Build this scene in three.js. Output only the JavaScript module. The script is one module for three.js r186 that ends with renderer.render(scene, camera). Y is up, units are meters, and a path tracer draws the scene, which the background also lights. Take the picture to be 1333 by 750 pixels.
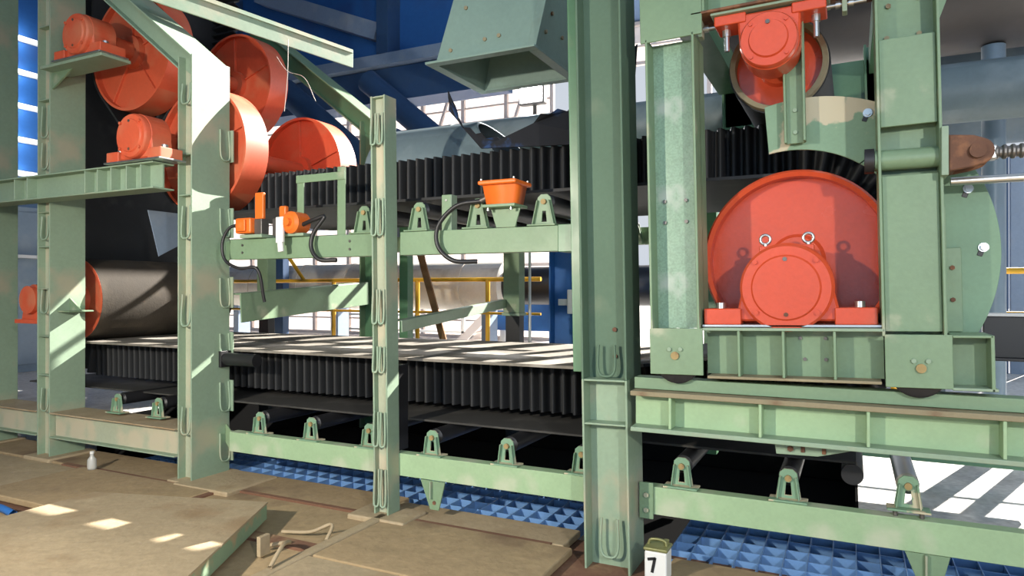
import * as THREE from 'three';
import { RoundedBoxGeometry } from 'three/addons/geometries/RoundedBoxGeometry.js';
import { mergeGeometries, toCreasedNormals } from 'three/addons/utils/BufferGeometryUtils.js';

// ---------------------------------------------------------------- camera, sky, sun, lamps, exposure
const scene = new THREE.Scene();
const camera = new THREE.PerspectiveCamera(2 * Math.atan(375 / 900) * 180 / Math.PI, 1333 / 750, 0.05, 200);
const YAW = 26.2 * Math.PI / 180;
camera.position.set(0, 1.6, 0);
camera.lookAt(-Math.sin(YAW) * 100, 1.6 + 100 * 2 / 900, -Math.cos(YAW) * 100);
scene.add(camera);

const renderer = new THREE.WebGLRenderer({ antialias: true });
renderer.toneMapping = THREE.LinearToneMapping;
renderer.toneMappingExposure = 1.0;
renderer.shadowMap.enabled = true;
renderer.shadowMap.type = THREE.PCFSoftShadowMap;

{ // pale hazy sky, the same all round
  const w = 64, h = 32, d = new Float32Array(w * h * 4);
  for (let j = 0; j < h; j++) for (let i = 0; i < w; i++) {
    const e = Math.abs((j + 0.5) / h - 0.5) * 2, k = (j * w + i) * 4;
    d[k] = 0.95 - 0.35 * e; d[k + 1] = 1.0 - 0.22 * e; d[k + 2] = 1.08 - 0.05 * e; d[k + 3] = 1;
  }
  const t = new THREE.DataTexture(d, w, h, THREE.RGBAFormat, THREE.FloatType);
  t.mapping = THREE.EquirectangularReflectionMapping; t.magFilter = THREE.LinearFilter; t.needsUpdate = true;
  scene.background = t; scene.backgroundIntensity = 0.7;
}
const sun = new THREE.DirectionalLight(new THREE.Color(1, 0.94, 0.86), 23);
sun.position.set(-3 + 0.3 * 30, 1 + 0.5 * 30, -5 - 0.81 * 30); sun.target.position.set(-3, 1, -5);
sun.castShadow = true; sun.shadow.mapSize.set(4096, 4096); sun.shadow.radius = 1;
Object.assign(sun.shadow.camera, { left: -14, right: 14, top: 14, bottom: -14, near: 1, far: 80 });
scene.add(sun, sun.target);

const FLOODS = [ // hall floodlights in front of the machine: position, aim, candela, colour
  [[2.4, 2.9, 1.0], [-0.9, 0.6, -3.7], 52, [1, 0.96, 0.88], 'floodlight on a mast right of the carriage side'],
  [[-3.4, 2.6, 1.3], [-3.8, 0.5, -3.7], 108, [1, 0.91, 0.76], 'floodlight on a mast left of the walkway'],
];

// ---------------------------------------------------------------- helpers
let seed = 7;
const rnd = () => { seed = (seed * 1664525 + 1013904223) >>> 0; return seed / 4294967296; };
const names = {};
function numbered(n) { const k = names[n] = (names[n] ?? -1) + 1; return k ? n + '_' + String(k).padStart(3, '0') : n; }
function latt(n, s) { let q = s >>> 0; const a = new Float32Array(n * n); for (let i = 0; i < n * n; i++) { q = (q * 1664525 + 1013904223) >>> 0; a[i] = q / 4294967296; } return a; }
function fbm(N, first, octs, s, gain = 0.5) { // tileable value noise, 0..1
  const out = new Float32Array(N * N); let amp = 1, tot = 0;
  for (let o = 0, n = first; o < octs && n <= N; o++, n *= 2) {
    const L = latt(n, s + o * 7919);
    for (let y = 0; y < N; y++) {
      const fy = y * n / N, y0 = fy | 0, ty = fy - y0, y1 = (y0 + 1) % n, sy = ty * ty * (3 - 2 * ty);
      for (let x = 0; x < N; x++) {
        const fx = x * n / N, x0 = fx | 0, tx = fx - x0, x1 = (x0 + 1) % n, sx = tx * tx * (3 - 2 * tx);
        const a = L[y0 * n + x0], b = L[y0 * n + x1], c = L[y1 * n + x0], e = L[y1 * n + x1];
        out[y * N + x] += amp * ((a + (b - a) * sx) * (1 - sy) + (c + (e - c) * sx) * sy);
      }
    }
    tot += amp; amp *= gain;
  }
  for (let i = 0; i < out.length; i++) out[i] /= tot;
  return out;
}
const s8 = (v) => Math.max(0, Math.min(255, Math.round(255 * (v <= 0.0031308 ? v * 12.92 : 1.055 * Math.pow(v, 1 / 2.4) - 0.055))));
function tex(N, fn, size, srgb = true) {
  const d = new Uint8Array(N * N * 4);
  for (let i = 0; i < N * N; i++) { const c = fn(i); for (let k = 0; k < 3; k++) d[i * 4 + k] = srgb ? s8(c[k]) : Math.max(0, Math.min(255, c[k] * 255)); d[i * 4 + 3] = 255; }
  const t = new THREE.DataTexture(d, N, N); t.wrapS = t.wrapT = THREE.RepeatWrapping; t.magFilter = THREE.LinearFilter; t.minFilter = THREE.LinearMipmapLinearFilter;
  t.generateMipmaps = true; t.repeat.set(1 / size, 1 / size); if (srgb) t.colorSpace = THREE.SRGBColorSpace; t.needsUpdate = true; return t;
}
const smooth = (a, b, x) => { const t = Math.max(0, Math.min(1, (x - a) / (b - a))); return t * t * (3 - 2 * t); };
const N = 512;
const nA = fbm(N, 4, 7, 11), nB = fbm(N, 3, 5, 42), nC = fbm(N, 16, 6, 77), nD = fbm(N, 64, 4, 5);
const mixc = (a, b, t) => [a[0] + (b[0] - a[0]) * t, a[1] + (b[1] - a[1]) * t, a[2] + (b[2] - a[2]) * t];
const painted = (base, spot, lo, hi, size, vary = 0.25, grain = 0.12) => tex(N, (i) => {
  const v = 1 - vary / 2 + vary * nB[i] + grain * (nD[i] - 0.5);
  return mixc([base[0] * v, base[1] * v, base[2] * v], spot, smooth(lo, hi, nA[i]));
}, size);
const bumpFine = tex(N, (i) => { const v = 0.5 * nC[i] + 0.5 * nD[i]; return [v, v, v]; }, 0.6, false);
const bumpSand = tex(N, (i) => { const v = 0.6 * nA[i] + 0.3 * nC[i] + 0.1 * nD[i]; return [v, v, v]; }, 1.4, false);
const roughMap = tex(N, (i) => { const v = 0.55 + 0.45 * nA[i]; return [v, v, v]; }, 0.9, false);
const std = (o) => new THREE.MeshStandardMaterial({ roughness: 0.5, metalness: 0, side: THREE.DoubleSide, ...o });
const rgb = (r, g, b) => new THREE.Color().setRGB(r, g, b);
const M = {
  green: std({ map: painted([0.182, 0.278, 0.168], [0.34, 0.37, 0.26], 0.62, 0.78, 1.1), roughness: 0.62, roughnessMap: roughMap, bumpMap: bumpFine, bumpScale: 0.0006 }),
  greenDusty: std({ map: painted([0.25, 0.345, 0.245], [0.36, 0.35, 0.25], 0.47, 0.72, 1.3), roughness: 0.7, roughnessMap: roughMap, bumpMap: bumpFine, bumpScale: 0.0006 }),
  greenDark: std({ map: painted([0.10, 0.22, 0.12], [0.2, 0.24, 0.15], 0.6, 0.8, 1.4), roughness: 0.5, roughnessMap: roughMap }),
  greenWorn: std({ map: painted([0.185, 0.315, 0.205], [0.50, 0.45, 0.31], 0.50, 0.55, 0.62, 0.2), roughness: 0.65, bumpMap: bumpFine, bumpScale: 0.0006 }),
  greenPatchy: std({ map: painted([0.19, 0.31, 0.205], [0.50, 0.45, 0.32], 0.44, 0.49, 0.8, 0.2), roughness: 0.65, bumpMap: bumpFine, bumpScale: 0.0006 }),
  greenEdge: std({ map: painted([0.17, 0.285, 0.185], [0.36, 0.36, 0.25], 0.60, 0.75, 0.9, 0.3), roughness: 0.6 }),
  greenColumnShaded: std({ map: painted([0.095, 0.16, 0.108], [0.14, 0.19, 0.13], 0.60, 0.8, 1.2, 0.2), roughness: 0.75 }),  // shade on the upper thick column, painted in as darker green
  greenScuffed: std({ map: painted([0.22, 0.35, 0.25], [0.36, 0.43, 0.37], 0.45, 0.75, 0.5, 0.35, 0.5), roughness: 0.55, roughnessMap: roughMap }),
  chute: std({ map: painted([0.19, 0.285, 0.25], [0.17, 0.21, 0.17], 0.55, 0.8, 1.4), roughness: 0.45 }),
  rusty: std({ map: painted([0.28, 0.24, 0.15], [0.16, 0.09, 0.05], 0.5, 0.7, 0.7, 0.5), roughness: 0.85 }),
  red: std({ map: painted([0.60, 0.08, 0.030], [0.52, 0.10, 0.045], 0.55, 0.8, 1.1, 0.22), roughness: 0.32, roughnessMap: roughMap, bumpMap: bumpFine, bumpScale: 0.0008 }),
  redMatt: std({ map: painted([0.60, 0.10, 0.042], [0.55, 0.16, 0.08], 0.45, 0.75, 1.2, 0.25), roughness: 0.5 }),
  orange: std({ map: painted([0.78, 0.16, 0.02], [0.7, 0.2, 0.05], 0.6, 0.8, 0.4, 0.15), roughness: 0.4 }),
  rust: std({ map: painted([0.13, 0.06, 0.035], [0.22, 0.10, 0.05], 0.45, 0.65, 0.3, 0.5), roughness: 0.8 }),
  rubber: std({ map: painted([0.012, 0.013, 0.015], [0.032, 0.031, 0.03], 0.55, 0.8, 0.8, 0.5, 0.3), roughness: 0.62 }),
  rubberDusty: std({ map: painted([0.20, 0.18, 0.15], [0.33, 0.30, 0.26], 0.45, 0.7, 1.3, 0.5, 0.3), roughness: 0.8 }),
  greenLit: std({ map: painted([0.31, 0.45, 0.265], [0.42, 0.48, 0.34], 0.55, 0.75, 1.1), roughness: 0.6, bumpMap: bumpFine, bumpScale: 0.0005 }),  // lighter copy of the green, stronger light painted into the colour
  rubberGrey: std({ map: painted([0.04, 0.038, 0.035], [0.08, 0.075, 0.068], 0.45, 0.7, 0.9, 0.5), roughness: 0.8 }),
  greenPale: std({ map: painted([0.37, 0.40, 0.29], [0.46, 0.42, 0.30], 0.45, 0.65, 1.1), roughness: 0.7, bumpMap: bumpFine, bumpScale: 0.0006 }),
  tan: std({ map: painted([0.33, 0.24, 0.10], [0.2, 0.12, 0.06], 0.5, 0.7, 0.2, 0.4), roughness: 0.7 }),
  lagging: std({ map: painted([0.034, 0.026, 0.017], [0.06, 0.046, 0.03], 0.45, 0.7, 0.9, 0.5), roughness: 0.85, bumpMap: bumpFine, bumpScale: 0.002 }),
  black: std({ color: rgb(0.014, 0.014, 0.016), roughness: 0.45 }),
  steel: std({ color: rgb(0.55, 0.56, 0.55), roughness: 0.32, metalness: 0.9 }),
  steelDark: std({ color: rgb(0.16, 0.15, 0.14), roughness: 0.45, metalness: 0.7 }),
  silver: std({ map: painted([0.66, 0.62, 0.55], [0.40, 0.36, 0.30], 0.5, 0.75, 1.6, 0.4), roughness: 0.55 }),
  sand: std({ map: painted([0.36, 0.265, 0.15], [0.20, 0.135, 0.08], 0.55, 0.78, 2.3, 0.4, 0.25), roughness: 0.95, bumpMap: bumpSand, bumpScale: 0.02 }),
  sandDark: std({ map: painted([0.18, 0.09, 0.055], [0.3, 0.2, 0.11], 0.5, 0.75, 1.2, 0.4, 0.3), roughness: 0.95, bumpMap: bumpSand, bumpScale: 0.015 }),
  sandPale: std({ map: painted([0.40, 0.315, 0.20], [0.30, 0.21, 0.12], 0.5, 0.75, 1.8, 0.35, 0.2), roughness: 0.7, bumpMap: bumpSand, bumpScale: 0.018 }),
  slabEdge: std({ map: painted([0.25, 0.36, 0.23], [0.42, 0.33, 0.2], 0.48, 0.62, 0.7), roughness: 0.7 }),
  concrete: std({ map: painted([0.60, 0.59, 0.57], [0.44, 0.42, 0.40], 0.5, 0.75, 2.2, 0.3, 0.5), roughness: 0.95 }),
  pitShade: new THREE.MeshPhysicalMaterial({ color: rgb(0.008, 0.008, 0.008), roughness: 1, specularIntensity: 0, side: THREE.DoubleSide }),  // near black, shade under the belt put into the colour
  gratingBlue: std({ map: painted([0.15, 0.30, 0.58], [0.24, 0.36, 0.55], 0.5, 0.75, 0.8, 0.3), roughness: 0.45 }),
  blue: std({ map: painted([0.025, 0.13, 0.40], [0.03, 0.10, 0.3], 0.5, 0.75, 3, 0.2), roughness: 0.55 }),
  blueDeep: std({ map: painted([0.03, 0.075, 0.17], [0.05, 0.09, 0.16], 0.5, 0.75, 3, 0.3), roughness: 0.5 }),
  blueGrey: std({ map: painted([0.22, 0.29, 0.40], [0.3, 0.34, 0.4], 0.5, 0.75, 2, 0.2), roughness: 0.6 }),
  skirt: std({ map: painted([0.14, 0.19, 0.21], [0.20, 0.25, 0.27], 0.45, 0.7, 1.5, 0.25), roughness: 0.5 }),
  paleBlue: std({ map: painted([0.20, 0.27, 0.34], [0.27, 0.33, 0.38], 0.45, 0.7, 3, 0.25), roughness: 0.35 }),
  tankBlue: std({ map: painted([0.09, 0.13, 0.17], [0.15, 0.19, 0.22], 0.45, 0.7, 3, 0.25), roughness: 0.35 }),
  duct: std({ map: painted([0.06, 0.055, 0.055], [0.10, 0.09, 0.088], 0.45, 0.7, 3, 0.3), roughness: 0.4, metalness: 0.3 }),
  white: std({ color: rgb(0.72, 0.72, 0.70), roughness: 0.5 }),
  palePink: std({ color: rgb(0.66, 0.58, 0.54), roughness: 0.7 }),
  yellow: std({ color: rgb(0.80, 0.42, 0.02), roughness: 0.45 }),
  wood: std({ map: painted([0.34, 0.17, 0.075], [0.24, 0.11, 0.05], 0.45, 0.7, 0.5, 0.4), roughness: 0.8 }),
  sheet: new THREE.MeshPhysicalMaterial({ color: rgb(0.92, 0.88, 0.86), roughness: 1, transmission: 0.5, thickness: 0, side: THREE.DoubleSide }),
  roof: std({ color: rgb(0.10, 0.17, 0.30), roughness: 0.8 }),
  hallWall: std({ color: rgb(0.10, 0.17, 0.27), roughness: 0.8 }),
  tarp: std({ map: painted([0.01, 0.011, 0.015], [0.02, 0.05, 0.13], 0.5, 0.65, 0.7, 0.5), roughness: 0.95 }),
  plastic: new THREE.MeshPhysicalMaterial({ color: rgb(0.75, 0.75, 0.72), roughness: 0.25, transmission: 0.5, thickness: 0, side: THREE.DoubleSide }),
  olive: std({ color: rgb(0.22, 0.22, 0.09), roughness: 0.4, metalness: 0.3 }),
};
const glow = (r, g, b) => std({ color: rgb(0.8, 0.8, 0.8), emissive: rgb(r, g, b), emissiveIntensity: 1 });

function prep(g) { g = g.index ? g.toNonIndexed() : g; for (const k of Object.keys(g.attributes)) if (!['position', 'normal', 'uv'].includes(k)) g.deleteAttribute(k); return g; }
function boxUV(g) { // uv in metres by the main direction of each triangle
  const p = g.attributes.position, uv = new Float32Array(p.count * 2), a = new THREE.Vector3(), b = new THREE.Vector3(), c = new THREE.Vector3();
  for (let i = 0; i < p.count; i += 3) {
    a.fromBufferAttribute(p, i); b.fromBufferAttribute(p, i + 1); c.fromBufferAttribute(p, i + 2);
    const n = b.clone().sub(a).cross(c.clone().sub(a)), x = Math.abs(n.x), y = Math.abs(n.y), z = Math.abs(n.z);
    for (let k = 0; k < 3; k++) {
      const v = [a, b, c][k], o = (i + k) * 2;
      if (y >= x && y >= z) { uv[o] = v.x; uv[o + 1] = v.z; } else if (x >= z) { uv[o] = v.z + 0.37; uv[o + 1] = v.y; } else { uv[o] = v.x; uv[o + 1] = v.y; }
    }
  }
  g.setAttribute('uv', new THREE.BufferAttribute(uv, 2)); return g;
}
const join = (gs) => { const a = (Array.isArray(gs) ? gs.flat(9) : [gs]).map(prep); return a.length > 1 ? mergeGeometries(a) : a[0]; };
function bx(x0, x1, y0, y1, z0, z1, r = 0.004) {
  const w = Math.abs(x1 - x0), h = Math.abs(y1 - y0), d = Math.abs(z1 - z0), m = Math.min(w, h, d);
  const g = m < 0.006 || !r ? new THREE.BoxGeometry(w, h, d) : new RoundedBoxGeometry(w, h, d, 1, Math.min(r, 0.4 * m));
  return g.translate((x0 + x1) / 2, (y0 + y1) / 2, (z0 + z1) / 2);
}
const V = (x, y, z) => new THREE.Vector3(x, y, z);
function along(g, a, b) { // geometry built along +y from 0 to length, laid from a to b
  const d = b.clone().sub(a), q = new THREE.Quaternion().setFromUnitVectors(V(0, 1, 0), d.clone().normalize());
  return g.applyQuaternion(q).translate(a.x, a.y, a.z);
}
function cyl(a, b, r, r2 = r, n = 24, open = false) { const L = a.distanceTo(b); return along(new THREE.CylinderGeometry(r2, r, L, n, 1, open).translate(0, L / 2, 0), a, b); }
function cz(x, y, z0, z1, r, n = 32, r2 = r) { return cyl(V(x, y, z0), V(x, y, z1), r, r2, n); }
function bar(a, b, w, h, upHint = V(0, 1, 0)) { // rectangular bar from a to b, w across, h towards the hint
  const d = b.clone().sub(a), L = d.length(), z = d.clone().normalize(), x = upHint.clone().cross(z).normalize(), y = z.clone().cross(x);
  return new RoundedBoxGeometry(w, h, L, 1, Math.min(0.004, 0.4 * Math.min(w, h))).translate(0, 0, L / 2).applyMatrix4(new THREE.Matrix4().makeBasis(x, y, z)).translate(a.x, a.y, a.z);
}
function tube(pts, r, seg = 40, rad = 8) { return new THREE.TubeGeometry(new THREE.CatmullRomCurve3(pts.map((p) => V(...p))), seg, r, rad); }
function latheZ(profile, x, y, n = 64) { // profile [[radius, z]...] turned about an axis along z
  return toCreasedNormals(new THREE.LatheGeometry(profile.map((p) => new THREE.Vector2(p[0], p[1])), n).rotateX(Math.PI / 2).translate(x, y, 0), 0.6);
}
function extrudeZ(pts, z0, z1, bevel = 0.003, holes = []) { // outline in x, y pulled from z0 to z1 (z0 < z1)
  const s = new THREE.Shape(pts.map((p) => new THREE.Vector2(p[0], p[1])));
  for (const h of holes) s.holes.push(new THREE.Path(h.map((p) => new THREE.Vector2(p[0], p[1]))));
  return new THREE.ExtrudeGeometry(s, { depth: z1 - z0 - 2 * bevel, bevelEnabled: bevel > 0, bevelThickness: bevel, bevelSize: bevel, bevelOffset: -bevel, bevelSegments: 1, curveSegments: 24 }).translate(0, 0, z0 + bevel);
}
function extrudeX(pts, x0, x1, bevel = 0.003) { // outline in z, y pulled along x
  return extrudeZ(pts.map((p) => [-p[0], p[1]]), x0, x1, bevel).rotateY(Math.PI / 2).applyMatrix4(new THREE.Matrix4()).translate(0, 0, 0);
}
const hexZ = (x, y, z, r = 0.012, h = 0.012) => cyl(V(x, y, z - 0.004), V(x, y, z + h), r, r, 6);
const hexY = (x, y, z, r = 0.016, h = 0.02) => cyl(V(x, y, z), V(x, y + h, z), r, r, 6);
const arc = (cx, cy, r, a0, a1, n = 24) => Array.from({ length: n + 1 }, (_, i) => { const a = (a0 + (a1 - a0) * i / n) * Math.PI / 180; return [cx + r * Math.cos(a), cy + r * Math.sin(a)]; });

function mesh(name, geos, mat) { const m = new THREE.Mesh(boxUV(join(geos)), mat); m.name = name; m.castShadow = m.receiveShadow = true; return m; }
class Thing { // parts are given in world coordinates; done() moves the origin to the base of the thing
  constructor(name, label, category, opt = {}) {
    this.o = new THREE.Group(); this.o.name = numbered(name); this.opt = opt; this.list = [];
    Object.assign(this.o.userData, { label, category }); if (opt.group) this.o.userData.group = opt.group;
  }
  p(name, geos, mat, parent = this.o, label) { const m = mesh(name, geos, mat); if (label) m.userData.label = label; parent.add(m); this.list.push(m); return m; }
  done() {
    const b = new THREE.Box3(); for (const m of this.list) { m.geometry.computeBoundingBox(); b.union(m.geometry.boundingBox); }
    const c = V((b.min.x + b.max.x) / 2, b.min.y, (b.min.z + b.max.z) / 2);
    for (const m of this.list) m.geometry.translate(-c.x, -c.y, -c.z);
    const t = this.opt.tilt; // [pivot x, pivot y, angle]: how far the real thing leans
    if (t) { const dx = c.x - t[0], dy = c.y - t[1], k = Math.cos(t[2]), s = Math.sin(t[2]); c.x = t[0] + dx * k - dy * s; c.y = t[1] + dx * s + dy * k; this.o.rotation.z = t[2]; }
    this.o.position.copy(c); scene.add(this.o); return this.o;
  }
}
function copy(o, label, dx, dy = 0, dz = 0) { const c = o.clone(); c.name = numbered(o.name.replace(/_\d{3}$/, '')); c.userData = { ...o.userData, label }; c.position.x += dx; c.position.y += dy; c.position.z += dz; scene.add(c); return c; }
function struct(name, geos, mat, parent) { const m = mesh(name, geos, mat); if (!parent) { m.userData.kind = 'structure'; m.name = numbered(name); scene.add(m); } else parent.add(m); return m; }
function one(name, label, category, geos, mat, group) { const t = mesh(name, geos, mat); t.name = numbered(name); t.userData = { label, category }; if (group) t.userData.group = group;
  t.geometry.computeBoundingBox(); const b = t.geometry.boundingBox, c = V((b.min.x + b.max.x) / 2, b.min.y, (b.min.z + b.max.z) / 2); t.geometry.translate(-c.x, -c.y, -c.z); t.position.copy(c); scene.add(t); return t; }
const group0 = (name) => { const g = new THREE.Group(); g.name = name; g.userData.kind = 'structure'; scene.add(g); return g; };

// ---------------------------------------------------------------- the hall
struct('floor', bx(-32, 14, -0.9, -0.7, -70, 8, 0), M.pitShade);
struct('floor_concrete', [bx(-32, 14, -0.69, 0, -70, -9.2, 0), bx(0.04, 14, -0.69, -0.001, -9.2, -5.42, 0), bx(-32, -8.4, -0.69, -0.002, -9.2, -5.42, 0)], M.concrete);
struct('pit_shade_lining', [bx(-8.4, 0.04, -0.69, -0.003, -9.2, -9.18, 0), bx(0.02, 0.04, -0.69, -0.003, -9.2, -5.42, 0), bx(-8.4, -8.38, -0.69, -0.003, -9.2, -5.42, 0)], M.pitShade);  // black sheets added to stand for the shade under the belt
struct('ceiling', bx(-32, -2.2, 9.5, 9.8, -21, 8, 0), M.roof);
struct('wall_left', bx(-16.3, -16, -0.7, 9.5, -12.6, 8, 0), M.hallWall);
struct('wall_front', bx(-16, 9, -0.7, 9.5, 7.7, 8, 0), M.hallWall);
{ // back wall: translucent sheets between girts and posts
  const w = group0('wall_back');
  for (let i = 0; i < 14; i++) for (let j = 0; j < 8; j++) if (i < 11 || j > 6)
    struct('wall_sheet', bx(-26 + i * 1.6 + 0.05, -26 + (i + 1) * 1.6 - 0.05, 0.1 + j * 1.17, 0.1 + (j + 1) * 1.17 - 0.05, -20.01, -20, 0), M.sheet, w);
  for (let j = 0; j < 8; j++) struct('girt', bx(-26, j > 6 ? -3.6 : -8.4, 0.55 + j * 1.17, 0.60 + j * 1.17, -19.97, -19.88, 0), M.palePink, w);
  for (let j = 0; j < 6; j++) struct('wall_brace', bar(V(-24.4 + j * 2.8, 4.8, -19.7), V(-22.8 + j * 2.8, 9.2, -19.7), 0.09, 0.09), M.palePink, w);
  for (let j = 0; j <= 8; j++) struct('girt', bx(-26, j > 6 ? -3.6 : -8.4, j * 1.17, 0.1 + j * 1.17, -19.95, -19.8, 0), M.palePink, w);
  for (let i = 0; i <= 14; i++) if (i < 12 || i > 13) struct('wall_post', bx(-26.06 + i * 1.6, -25.94 + i * 1.6, 0, 9.5, -19.98, -19.85, 0), M.palePink, w);
}
// sand covered steel plates in front of the conveyor
{
  const w = group0('floor_plates');
  const P = [[-9.5, -5.1, -3.9, -4.35, 0.0, 0], [-5.1, -3.05, -4.0, -4.42, 0.005, 0], [-3.05, -1.62, -4.02, -4.33, 0.0, 2], [-9.5, -6.2, -2.9, -3.88, -0.01, 2], [-6.2, -4.55, -3.05, -3.88, 0.012, 0],
    [-4.55, -2.95, -3.3, -3.98, -0.012, 0], [-2.95, -1.55, -3.2, -4.0, 0.006, 0], [-9.5, -4.9, -1.5, -2.88, 0.0, 0], [-4.9, -2.95, -1.5, -3.28, -0.015, 0], [-2.95, -1.5, -1.0, -3.18, 0.01, 2], [-1.48, -0.1, -1.0, -3.55, 0.0, 0], [-9.5, 3, 4, -0.98, -0.01, 0],
    [-0.96, 0.1, -3.57, -4.14, 0.0, 0], [0.12, 2.4, -1.0, -4.12, 0.008, 0], [-9.5, -2.97, -1.0, -1.48, 0, 0], [-0.08, 0.1, -1.0, -3.55, 0.004, 0]];
  for (const [x0, x1, z1, z0, y, k] of P) struct('floor_plate', bx(x0, x1, y - 0.05, y, z0, z1, 0.012), k === 2 ? M.sandPale : M.sand, w);
  for (const [x0, x1, z0, z1] of [[-5.0, -1.7, -4.03, -3.97], [-4.57, -4.5, -3.9, -3.0], [-6.5, -4.6, -3.92, -3.86], [-4.5, -2.95, -3.36, -3.25]]) struct('floor_seam', bx(x0, x1, -0.04, 0.004, z0, z1, 0.002), M.sandDark, w);
  for (const [x0, x1, z0, z1] of [[-2.99, -2.91, -3.98, -1.5], [-3.2, -2.72, -4.16, -3.86], [-4.98, -4.36, -4.38, -3.84], [-7.1, -6.7, -4.32, -3.86]]) struct('sand_ridge', bx(x0, x1, -0.04, 0.022, z0, z1, 0.015), M.sandPale, w);
  struct('floor_bed', bx(-16, 3, -0.3, -0.055, -4.3, 7.7, 0), M.sandDark, w);
}
function grating(x0, x1, z0, z1, label) { // deep blue bar grating
  const t = new Thing('floor_grating', label, 'grating');
  for (let x = x0; x <= x1 + 1e-6; x += 0.13) t.p('bearing_bar', bx(x - 0.003, x + 0.003, -0.105, -0.02, z0, z1, 0), M.gratingBlue);
  for (let z = z0; z <= z1 + 1e-6; z += 0.155) t.p('cross_bar', bx(x0, x1, -0.103, -0.022, z - 0.003, z + 0.003, 0), M.gratingBlue);
  return t.done();
}
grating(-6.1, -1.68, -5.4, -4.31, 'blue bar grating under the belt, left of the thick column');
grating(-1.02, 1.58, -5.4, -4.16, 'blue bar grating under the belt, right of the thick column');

// ---------------------------------------------------------------- rubber belt with corrugated sidewalls
const DR = { x: -0.28, y: 1.765, r: 0.5 }, WA = { x: -6.25, y: 3.9, r: 0.57 }, WB = { x: -5.28, y: 2.86, r: 0.57 }, DL = { x: -7.15, y: 1.5, r: 0.42 };
const ZF = -4.35, ZB = -6.14;
{
  const path = []; // x, y, outward normal
  const line = (x0, y0, x1, y1, n) => { const L = Math.hypot(x1 - x0, y1 - y0), nx = -(y1 - y0) / L, ny = (x1 - x0) / L; for (let i = 0; i <= n; i++) path.push([x0 + (x1 - x0) * i / n, y0 + (y1 - y0) * i / n, nx, ny]); };
  const turn = (c, r, a0, a1, s, n) => { for (let i = 0; i <= n; i++) { const a = (a0 + (a1 - a0) * i / n) * Math.PI / 180; path.push([c.x + r * Math.cos(a), c.y + r * Math.sin(a), s * Math.cos(a), s * Math.sin(a)]); } };
  // the carrying side is to the left of the way the path runs: down, under the wheels, to the right, round the drum, back to the left, up
  const dA = Math.atan2(WB.y - WA.y, WB.x - WA.x) * 180 / Math.PI - 90;
  line(WA.x - WA.r - 0.012, 8.5, WA.x - WA.r - 0.012, WA.y, 8);
  turn(WA, WA.r + 0.012, 180, 360 + dA, -1, 14);
  turn(WB, WB.r + 0.012, 360 + dA, 270, -1, 10); 
  const top = DR.y + DR.r + 0.012;
  line(WB.x, WB.y - WB.r - 0.012, DR.x, top, 20);
  turn(DR, DR.r + 0.012, 90, -90, 1, 40);
  line(DR.x, DR.y - DR.r - 0.012, -1.45, 1.075, 6);
  line(-1.45, 1.075, DL.x, DL.y - DL.r - 0.012, 20);
  turn(DL, DL.r + 0.012, 270, 180, 1, 16);
  line(DL.x - DL.r - 0.012, DL.y, DL.x - DL.r - 0.012, 8.5, 8);
  // resample by length
  const q = []; let prev = null; const pts = path.filter((p) => { const ok = !prev || Math.hypot(p[0] - prev[0], p[1] - prev[1]) > 1e-4; if (ok) prev = p; return ok; });
  const STEP = 0.084 / 12; let acc = 0;
  for (let i = 0; i + 1 < pts.length; i++) {
    const a = pts[i], b = pts[i + 1], L = Math.hypot(b[0] - a[0], b[1] - a[1]);
    while (acc < L) { const t = acc / L, nx = a[2] + (b[2] - a[2]) * t, ny = a[3] + (b[3] - a[3]) * t, k = Math.hypot(nx, ny) || 1; q.push([a[0] + (b[0] - a[0]) * t, a[1] + (b[1] - a[1]) * t, nx / k, ny / k]); acc += STEP; }
    acc -= L;
  }
  const ribbon = (rows) => { // rows: for each station a closed ring of points
    const m = rows[0].length, pos = [], idx = [];
    for (const r of rows) for (const p of r) pos.push(...p);
    for (let i = 0; i + 1 < rows.length; i++) for (let k = 0; k < m; k++) { const a = i * m + k, b = i * m + (k + 1) % m, c = a + m, d = b + m; idx.push(a, c, b, b, c, d); }
    const g = new THREE.BufferGeometry(); g.setAttribute('position', new THREE.Float32BufferAttribute(pos, 3)); g.setIndex(idx);
    return toCreasedNormals(g, 0.9);
  };
  const t = new Thing('conveyor_belt', 'black rubber conveyor belt with corrugated sidewalls running round the large red drum', 'conveyor belt');
  const lower = q.findIndex(([x, y]) => x < -1.2 && y < 1.12), cut = (a, b) => q.slice(a, b).filter((_, i) => i % 4 === 0).map(([x, y, nx, ny]) => [[x - nx * 0.01, y - ny * 0.01, ZF], [x + nx * 0.01, y + ny * 0.01, ZF], [x + nx * 0.01, y + ny * 0.01, ZB], [x - nx * 0.01, y - ny * 0.01, ZB]]);
  const end = q.findIndex(([x, y], i) => i > lower && x < DL.x - 0.1);
  t.p('belt_base', ribbon(cut(0, lower + 1)), M.rubber); t.p('belt_base', ribbon(cut(lower, end + 1)), M.rubberDusty, t.o, 'dusty flat top of the lower strand'); t.p('belt_base', ribbon(cut(end, q.length)), M.rubber);
  for (const zc of [ZF - 0.31, ZB + 0.31]) {
    const rows = q.map(([x, y, nx, ny], i) => {
      const w = Math.sin(2 * Math.PI * i / 12), s = Math.sign(w) * Math.pow(Math.abs(w), 0.55), z = zc + 0.042 * s, h0 = 0.008, h1 = 0.37, j = 0.004;
      return [[x + nx * h0, y + ny * h0, z + j], [x + nx * h1, y + ny * h1, z + j], [x + nx * h1, y + ny * h1, z - j], [x + nx * h0, y + ny * h0, z - j]];
    });
    t.p('sidewall', ribbon(rows), M.rubber);
  }
  t.done();
}
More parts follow.
